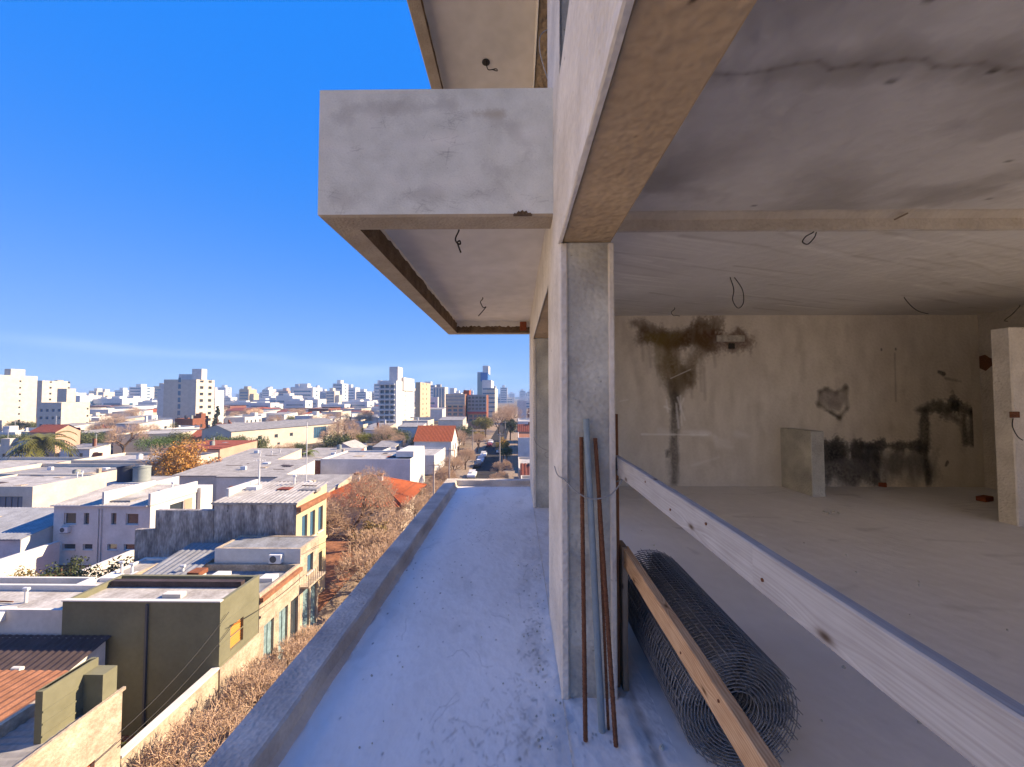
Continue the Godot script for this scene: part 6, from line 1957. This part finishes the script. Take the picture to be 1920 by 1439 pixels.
func build_trees() -> void:
	var G := func(px, py): return at_height(px, py, 0.0)
	# the big bare tree by the tiled house and its neighbours
	var brown := Color(0.30, 0.16, 0.05)
	var t1 := bare_tree("big spreading bare tree before the orange hip roof", 11, Vector3(-17.6, STREET, -43.0), 9.2, 1.1, 7)
	bare_tree("tall bare tree beside the yellow house front", 12, Vector3(-20.5, STREET, -39.5), 7.0, 1.0, 6)
	# street trees right below us along the pavement
	var sp := bare_tree("bare bushy street tree on the pavement across the street", 13, Vector3(-12.4, STREET, -15.5), 4.4, 0.95, 6, brown, 0.0, "street_tree", "bare street trees along the far pavement")
	var sp2 := bare_tree("bare bushy street tree on the pavement across the street", 14, Vector3(-12.6, STREET, -20.2), 4.1, 1.0, 6, brown, 0.0, "street_tree", "bare street trees along the far pavement")
	var rng := RandomNumberGenerator.new()
	rng.seed = 55
	for q in [[-11.9, -11.2, 1.0], [-12.8, -13.2, 0.9], [-12.1, -18.0, 0.95], [-12.2, -24.0, 0.75], [-11.8, -9.0, 1.0], [-12.0, -30.5, 1.25], [-12.4, -34.0, 1.45], [-12.0, -39.0, 1.3], [-12.3, -47.0, 1.2], [-12.2, -56.0, 1.2], [-12.4, -66.0, 1.3], [-12.2, -76.0, 1.3], [-3.4, -70.0, 0.9], [-3.2, -80.0, 1.0], [-3.4, -62.0, 1.0], [-12.0, -90.0, 1.3], [-12.2, -118.0, 1.4]]:
		copy_of(sp if rng.randf() < 0.5 else sp2, "street_tree", Vector3(q[0], STREET, q[1]), rng.randf() * TAU, q[2])
	leafy_tree("dry green bush with straw coloured leaves beside the old house", 20, Vector3(-13.6, STREET, -36.5), 5.5, 2.4, Color(0.20, 0.13, 0.035), 3500, "round", "leafy_tree", "")
	leafy_tree("small bright green shrub in the driveway by the olive house", 21, Vector3(-15.9, STREET, -15.3), 3.6, 0.8, Color(0.15, 0.17, 0.015), 900, "round", "leafy_tree", "")
	# orange autumn tree
	bare_tree("wide tree half bare and half covered in orange autumn leaves", 31, G.call(322, 914), 9.0, 1.5, 6, Color(0.40, 0.195, 0.03), 0.62, "autumn_tree", "")
	bare_tree("rust leaved tree lower right of the orange autumn tree", 32, G.call(385, 925), 6.0, 0.8, 5, Color(0.30, 0.11, 0.02), 0.7, "autumn_tree", "")
	# evergreens
	var g1 := leafy_tree("round dark green tree before the white warehouse", 41, G.call(475, 868), 7.4, 4.8, Color(0.085, 0.10, 0.025))
	leafy_tree("dark green tree left of the round tree by the warehouse", 42, G.call(412, 866), 7.6, 4.8, Color(0.09, 0.11, 0.022))
	leafy_tree("bright green low tree beside the left tower foot", 43, G.call(300, 858), 6.2, 6.0, Color(0.07, 0.12, 0.012))
	for q in [[445, 872, 0.8], [505, 872, 0.7], [388, 870, 0.75], [440, 858, 0.9], [535, 870, 0.6], [360, 866, 0.8], [600, 862, 0.6], [250, 850, 0.9], [120, 850, 0.8], [170, 846, 0.9], [640, 868, 0.5], [720, 866, 0.45], [560, 858, 0.6]]:
		copy_of(g1, "leafy_tree", G.call(q[0], q[1]), rng.randf() * TAU, q[2], "dark green tree in the yards before warehouse and towers", "evergreens in the yards")
	leafy_tree("olive green tree right under the left tower", 44, G.call(338, 852), 7.0, 4.5, Color(0.10, 0.105, 0.02))
	leafy_tree("round yellow green tree near the warehouse end", 45, G.call(680, 846), 6.5, 4.2, Color(0.20, 0.19, 0.01))
	leafy_tree("small olive tree in front of the white tower", 46, G.call(748, 832), 5.5, 3.0, Color(0.13, 0.12, 0.02))
	leafy_tree("dark wide pine behind brown tree", 47, G.call(268, 815), 8.5, 8.0, Color(0.05, 0.065, 0.02))
	leafy_tree("tall dark cypress beside the left tower", 48, G.call(406, 818), 13.6, 2.6, Color(0.04, 0.05, 0.015), 3500, "cone")
	leafy_tree("sunlit street tree with yellow green crown down the road", 49, Vector3(-13.0, STREET, -160), 9.5, 5.0, Color(0.16, 0.14, 0.02))
	leafy_tree("dark green tree on our side of the road", 50, Vector3(-2.5, STREET, -150), 9.0, 4.0, Color(0.035, 0.05, 0.015))
	leafy_tree("yellow leaved street tree on our side of the road", 51, Vector3(-3.6, STREET, -103), 6.2, 2.4, Color(0.40, 0.24, 0.03))
	leafy_tree("small dark green street tree on our side of the road", 52, Vector3(-2.6, STREET, -97), 5.0, 2.0, Color(0.03, 0.075, 0.02))
	leafy_tree("yellowish street tree by the parked cars", 53, Vector3(-12.6, STREET, -128), 6.0, 2.6, Color(0.30, 0.20, 0.03))
	# shrubs in the courtyard
	for k in 6:
		leafy_tree(["tall dark green shrub in the courtyard", "dry brown shrub in the courtyard"][k % 2], 60 + k, Vector3(-38.5 + k * 1.7, STREET, -27.8 - (k % 3) * 0.9), 4.2 + 0.4 * (k % 3), 1.9, [Color(0.05, 0.065, 0.02), Color(0.17, 0.12, 0.03)][k % 2], 1400, "round", "courtyard_shrub", "shrubs in the courtyard")
	# palms
	palm("big palm with drooping fronds among the cream houses", 71, G.call(78, 888), 6.6, 6.2, Color(0.13, 0.125, 0.02), 46)
	palm("light green banana palm before the brick house", 72, G.call(570, 897), 4.0, 4.2, Color(0.17, 0.20, 0.03), 30)
	# brown leafless crowns among the far houses
	var fb := bare_tree("brown leafless tree among the houses beyond", 81, G.call(205, 832), 11.5, 0.95, 6, brown, 0.0, "bare_tree", "leafless trees among the houses")
	for q in [[655, 832, 0.85], [638, 828, 0.7], [278, 838, 0.7], [160, 835, 0.7], [530, 872, 0.5], [790, 850, 0.5], [745, 845, 0.55], [860, 850, 0.6], [945, 812, 1.15], [958, 808, 1.2], [935, 815, 1.0], [800, 862, 0.45], [470, 800, 1.0], [250, 800, 1.0], [560, 795, 0.9], [690, 800, 0.9]]:
		copy_of(fb, "bare_tree", G.call(q[0], q[1]), rng.randf() * TAU, q[2])
	for k in 100:
		var px := rng.randf_range(0, 940); var py := rng.randf_range(772, 862)
		var p: Vector3 = G.call(px, py)
		var s := rng.randf_range(0.6, 1.1)
		if p.x > -17 and p.x < 0: continue
		var free := true
		for b in footprints:
			if b.grow(-1.0).has_point(Vector2(p.x, p.z)): free = false
		if not free: continue
		if k % 3 == 0:
			copy_of(fb, "bare_tree", p, rng.randf() * TAU, s * 0.8)
		else:
			copy_of(g1, "leafy_tree", p, rng.randf() * TAU, s, "dark green tree among the houses beyond", "evergreens among the houses")

# ---------------------------------------------------------------- street furniture and cars
func build_street() -> void:
	# power poles and cables
	for q in [[Vector3(-11.2, STREET, -52.0), 8.2, "concrete pole with cables beside the big bare tree"], [Vector3(-11.2, STREET, -64.0), 8.5, "pale power pole further down the far pavement"], [Vector3(-3.8, STREET, -86.0), 9.0, "pale power pole on our side of the road"], [Vector3(-11.2, STREET, -98.0), 8.8, "pale power pole by the gabled house"], [Vector3(-3.8, STREET, -125.0), 9.0, "far power pole on our side of the road"]]:
		var p := thing("power_pole", q[2], "pole", q[0], 0.0, "power poles")
		var mb := MB.new()
		mb.tube([Vector3.ZERO, Vector3(0, q[1], 0)], [0.16, 0.1], 8)
		put(mb, "shaft", M.pole, p)
		part_box(p, "crossarm", M.pole, Vector3(-0.7, q[1] - 0.5, -0.05), Vector3(0.7, q[1] - 0.38, 0.05))
	var lines := [[Vector3(-14.9, STREET + 4.4, -14.7), Vector3(-14.85, STREET + 5.9, -20.0), 0.3, "upper street cable stretched along the olive house"], [Vector3(-14.9, STREET + 3.9, -14.7), Vector3(-14.85, STREET + 5.1, -20.4), 0.3, "lower street cable stretched along the olive house"],
		[Vector3(-14.8, STREET + 5.2, -20.0), Vector3(-14.8, STREET + 4.6, -27.0), 0.25, "cable running across the olive and old house fronts"], [Vector3(-14.8, STREET + 4.4, -8.5), Vector3(-14.8, STREET + 4.2, -14.7), 0.12, "cable clipped along the white house front"],
		[Vector3(-11.2, STREET + 7.8, -52), Vector3(-11.2, STREET + 8.1, -64), 0.7, "sagging power cable between the near poles"], [Vector3(-10.6, STREET + 7.8, -52), Vector3(-10.6, STREET + 8.1, -64), 0.9, "second sagging power cable between the near poles"], [Vector3(-11.2, STREET + 8.1, -64), Vector3(-11.2, STREET + 8.4, -98), 0.8, "power cable between the farther poles"], [Vector3(-14.7, STREET + 6.2, -27), Vector3(-11.2, STREET + 7.7, -52), 0.8, "cable from the old house to the concrete pole"]]
	for q in lines:
		var pts := []
		for k in 13:
			var u := k / 12.0
			pts.append(q[0].lerp(q[1], u) - Vector3(0, q[2] * 4.0 * u * (1 - u), 0))
		var mb := MB.new()
		mb.tube(pts, 0.018, 4)
		tag(put(mb, "street_cable", M.wire), q[3], "cable")
	# parked cars
	var car0 := car(M.car_white, "white hatchback parked on the far side of the road", Vector3(-9.5, STREET - 0.13, -101))
	car(M.car_dark, "dark saloon parked behind the white hatchback", Vector3(-9.5, STREET - 0.13, -94.5))
	car(M.car_red, "red car parked further down the road", Vector3(-9.4, STREET - 0.13, -132))
	var c2: Node3D = copy_of(car0, "parked_car", Vector3(-9.5, STREET - 0.13, -140), 0.0, 1.0, "white car parked farther down beyond the red car")
	for q in [[-9.5, -110.0, "white car parked before the white hatchback by the crossing"], [-5.3, -118.0, "white car parked on our side of the road"], [-9.5, -82.0, "white car parked nearest the orange hip roof"]]:
		copy_of(car0, "parked_car", Vector3(q[0], STREET - 0.13, q[1]), 0.0, 1.0, q[2])
	# houses on our side of the road
	house("corner_house", "pale low house on our side of the road with flat roof", 0.3, 12, -66, -80, 4.5, {"wall": M.cream, "par": 0.4, "roof_mat": M.roof_pale})
	house("corner_house", "grey white two storey house on our side of the road", 0.3, 12, -92, -108, 7.2, {"wall": M.white, "par": 0.4, "roof_mat": M.roof_brown})
	house("corner_house", "white taller building farther on our side of the road", 0.5, 14, -118, -134, 9.4, {"wall": M.white, "par": 0.4, "roof_mat": M.roof_pale})
	house("neighbour_building", "pale neighbouring building close beside our balcony end", 0.6, 9, -40, -58, 5.2, {"wall": M.cream, "par": 0.4, "roof_mat": M.roof_pale})

func car(m: Material, label: String, at: Vector3) -> Node3D:
	var c := thing("parked_car", label, "car", at, 0.0, "cars parked along the road")
	var prof := [Vector2(-2.05, 0.35), Vector2(-2.1, 0.75), Vector2(-1.95, 0.92), Vector2(2.0, 0.85), Vector2(2.12, 0.6), Vector2(2.05, 0.3)]
	c.rotation.y = 0.0
	var mb := MB.new()
	var ring := func(w, pts):
		var n: int = pts.size()
		for i in n:
			var p: Vector2 = pts[i]; var q: Vector2 = pts[(i + 1) % n]
			mb.quad(Vector3(-w, p.y, p.x), Vector3(w, p.y, p.x), Vector3(w, q.y, q.x), Vector3(-w, q.y, q.x), Vector3(0, (p.y + q.y) / 2 - 0.6, (p.x + q.x) / 2))
		for s in [-1.0, 1.0]:
			for i in range(1, n - 1):
				mb.tri(Vector3(s * w, pts[0].y, pts[0].x), Vector3(s * w, pts[i].y, pts[i].x), Vector3(s * w, pts[i + 1].y, pts[i + 1].x), Vector3(s, 0, 0), Vector3(s, 0, 0), Vector3(s, 0, 0))
	ring.call(0.85, prof)
	put(mb, "body", m, c)
	mb = MB.new()
	ring.call(0.72, [Vector2(-1.7, 0.9), Vector2(-1.2, 1.38), Vector2(0.2, 1.4), Vector2(0.95, 0.88)])
	put(mb, "cabin", M.glass, c)
	part_box(c, "roof", m, Vector3(-0.68, 1.385, -1.15), Vector3(0.68, 1.43, 0.2))
	for s in [-1.0, 1.0]:
		for z in [-1.25, 1.3]:
			mb = MB.new()
			mb.tube([Vector3(s * 0.68, 0.31, z), Vector3(s * 0.88, 0.31, z)], 0.31, 14)
			put(mb, "wheel", M.rubber, c)
	return c

# ---------------------------------------------------------------- unseen blocks added to bounce sunlight onto our shaded side
func build_behind() -> void:
	var labels := ["added unseen white apartment block straight across the street from our balcony, eight storeys", "added unseen cream apartment block across the street behind us, eight storeys", "added unseen white apartment block across the street behind us, seven storeys", "added unseen tan apartment block farther back across the street, nine storeys"]
	for k in 4:
		var z0: float = [1.5, 18.0, 35.0, 54.0][k]
		var l: float = [9.2, 15.5, 15.0, 17.0][k]
		var h: float = [25.5, 25.0, 22.0, 28.0][k]
		var fh := grid_holes(0.9, 1.6, 1.4, 1.4, 4 if k else 2, int(h / 2.9), 3.6, 2.9, "blue_window")
		house("added_block", labels[k], -27, -15.2, z0, z0 - l, h, {"wall": [M.white, M.cream, M.white, M.tan][k], "front": fh, "roof_mat": M.roof_pale}, "unseen blocks added for bounced sunlight", 0.0, "building")
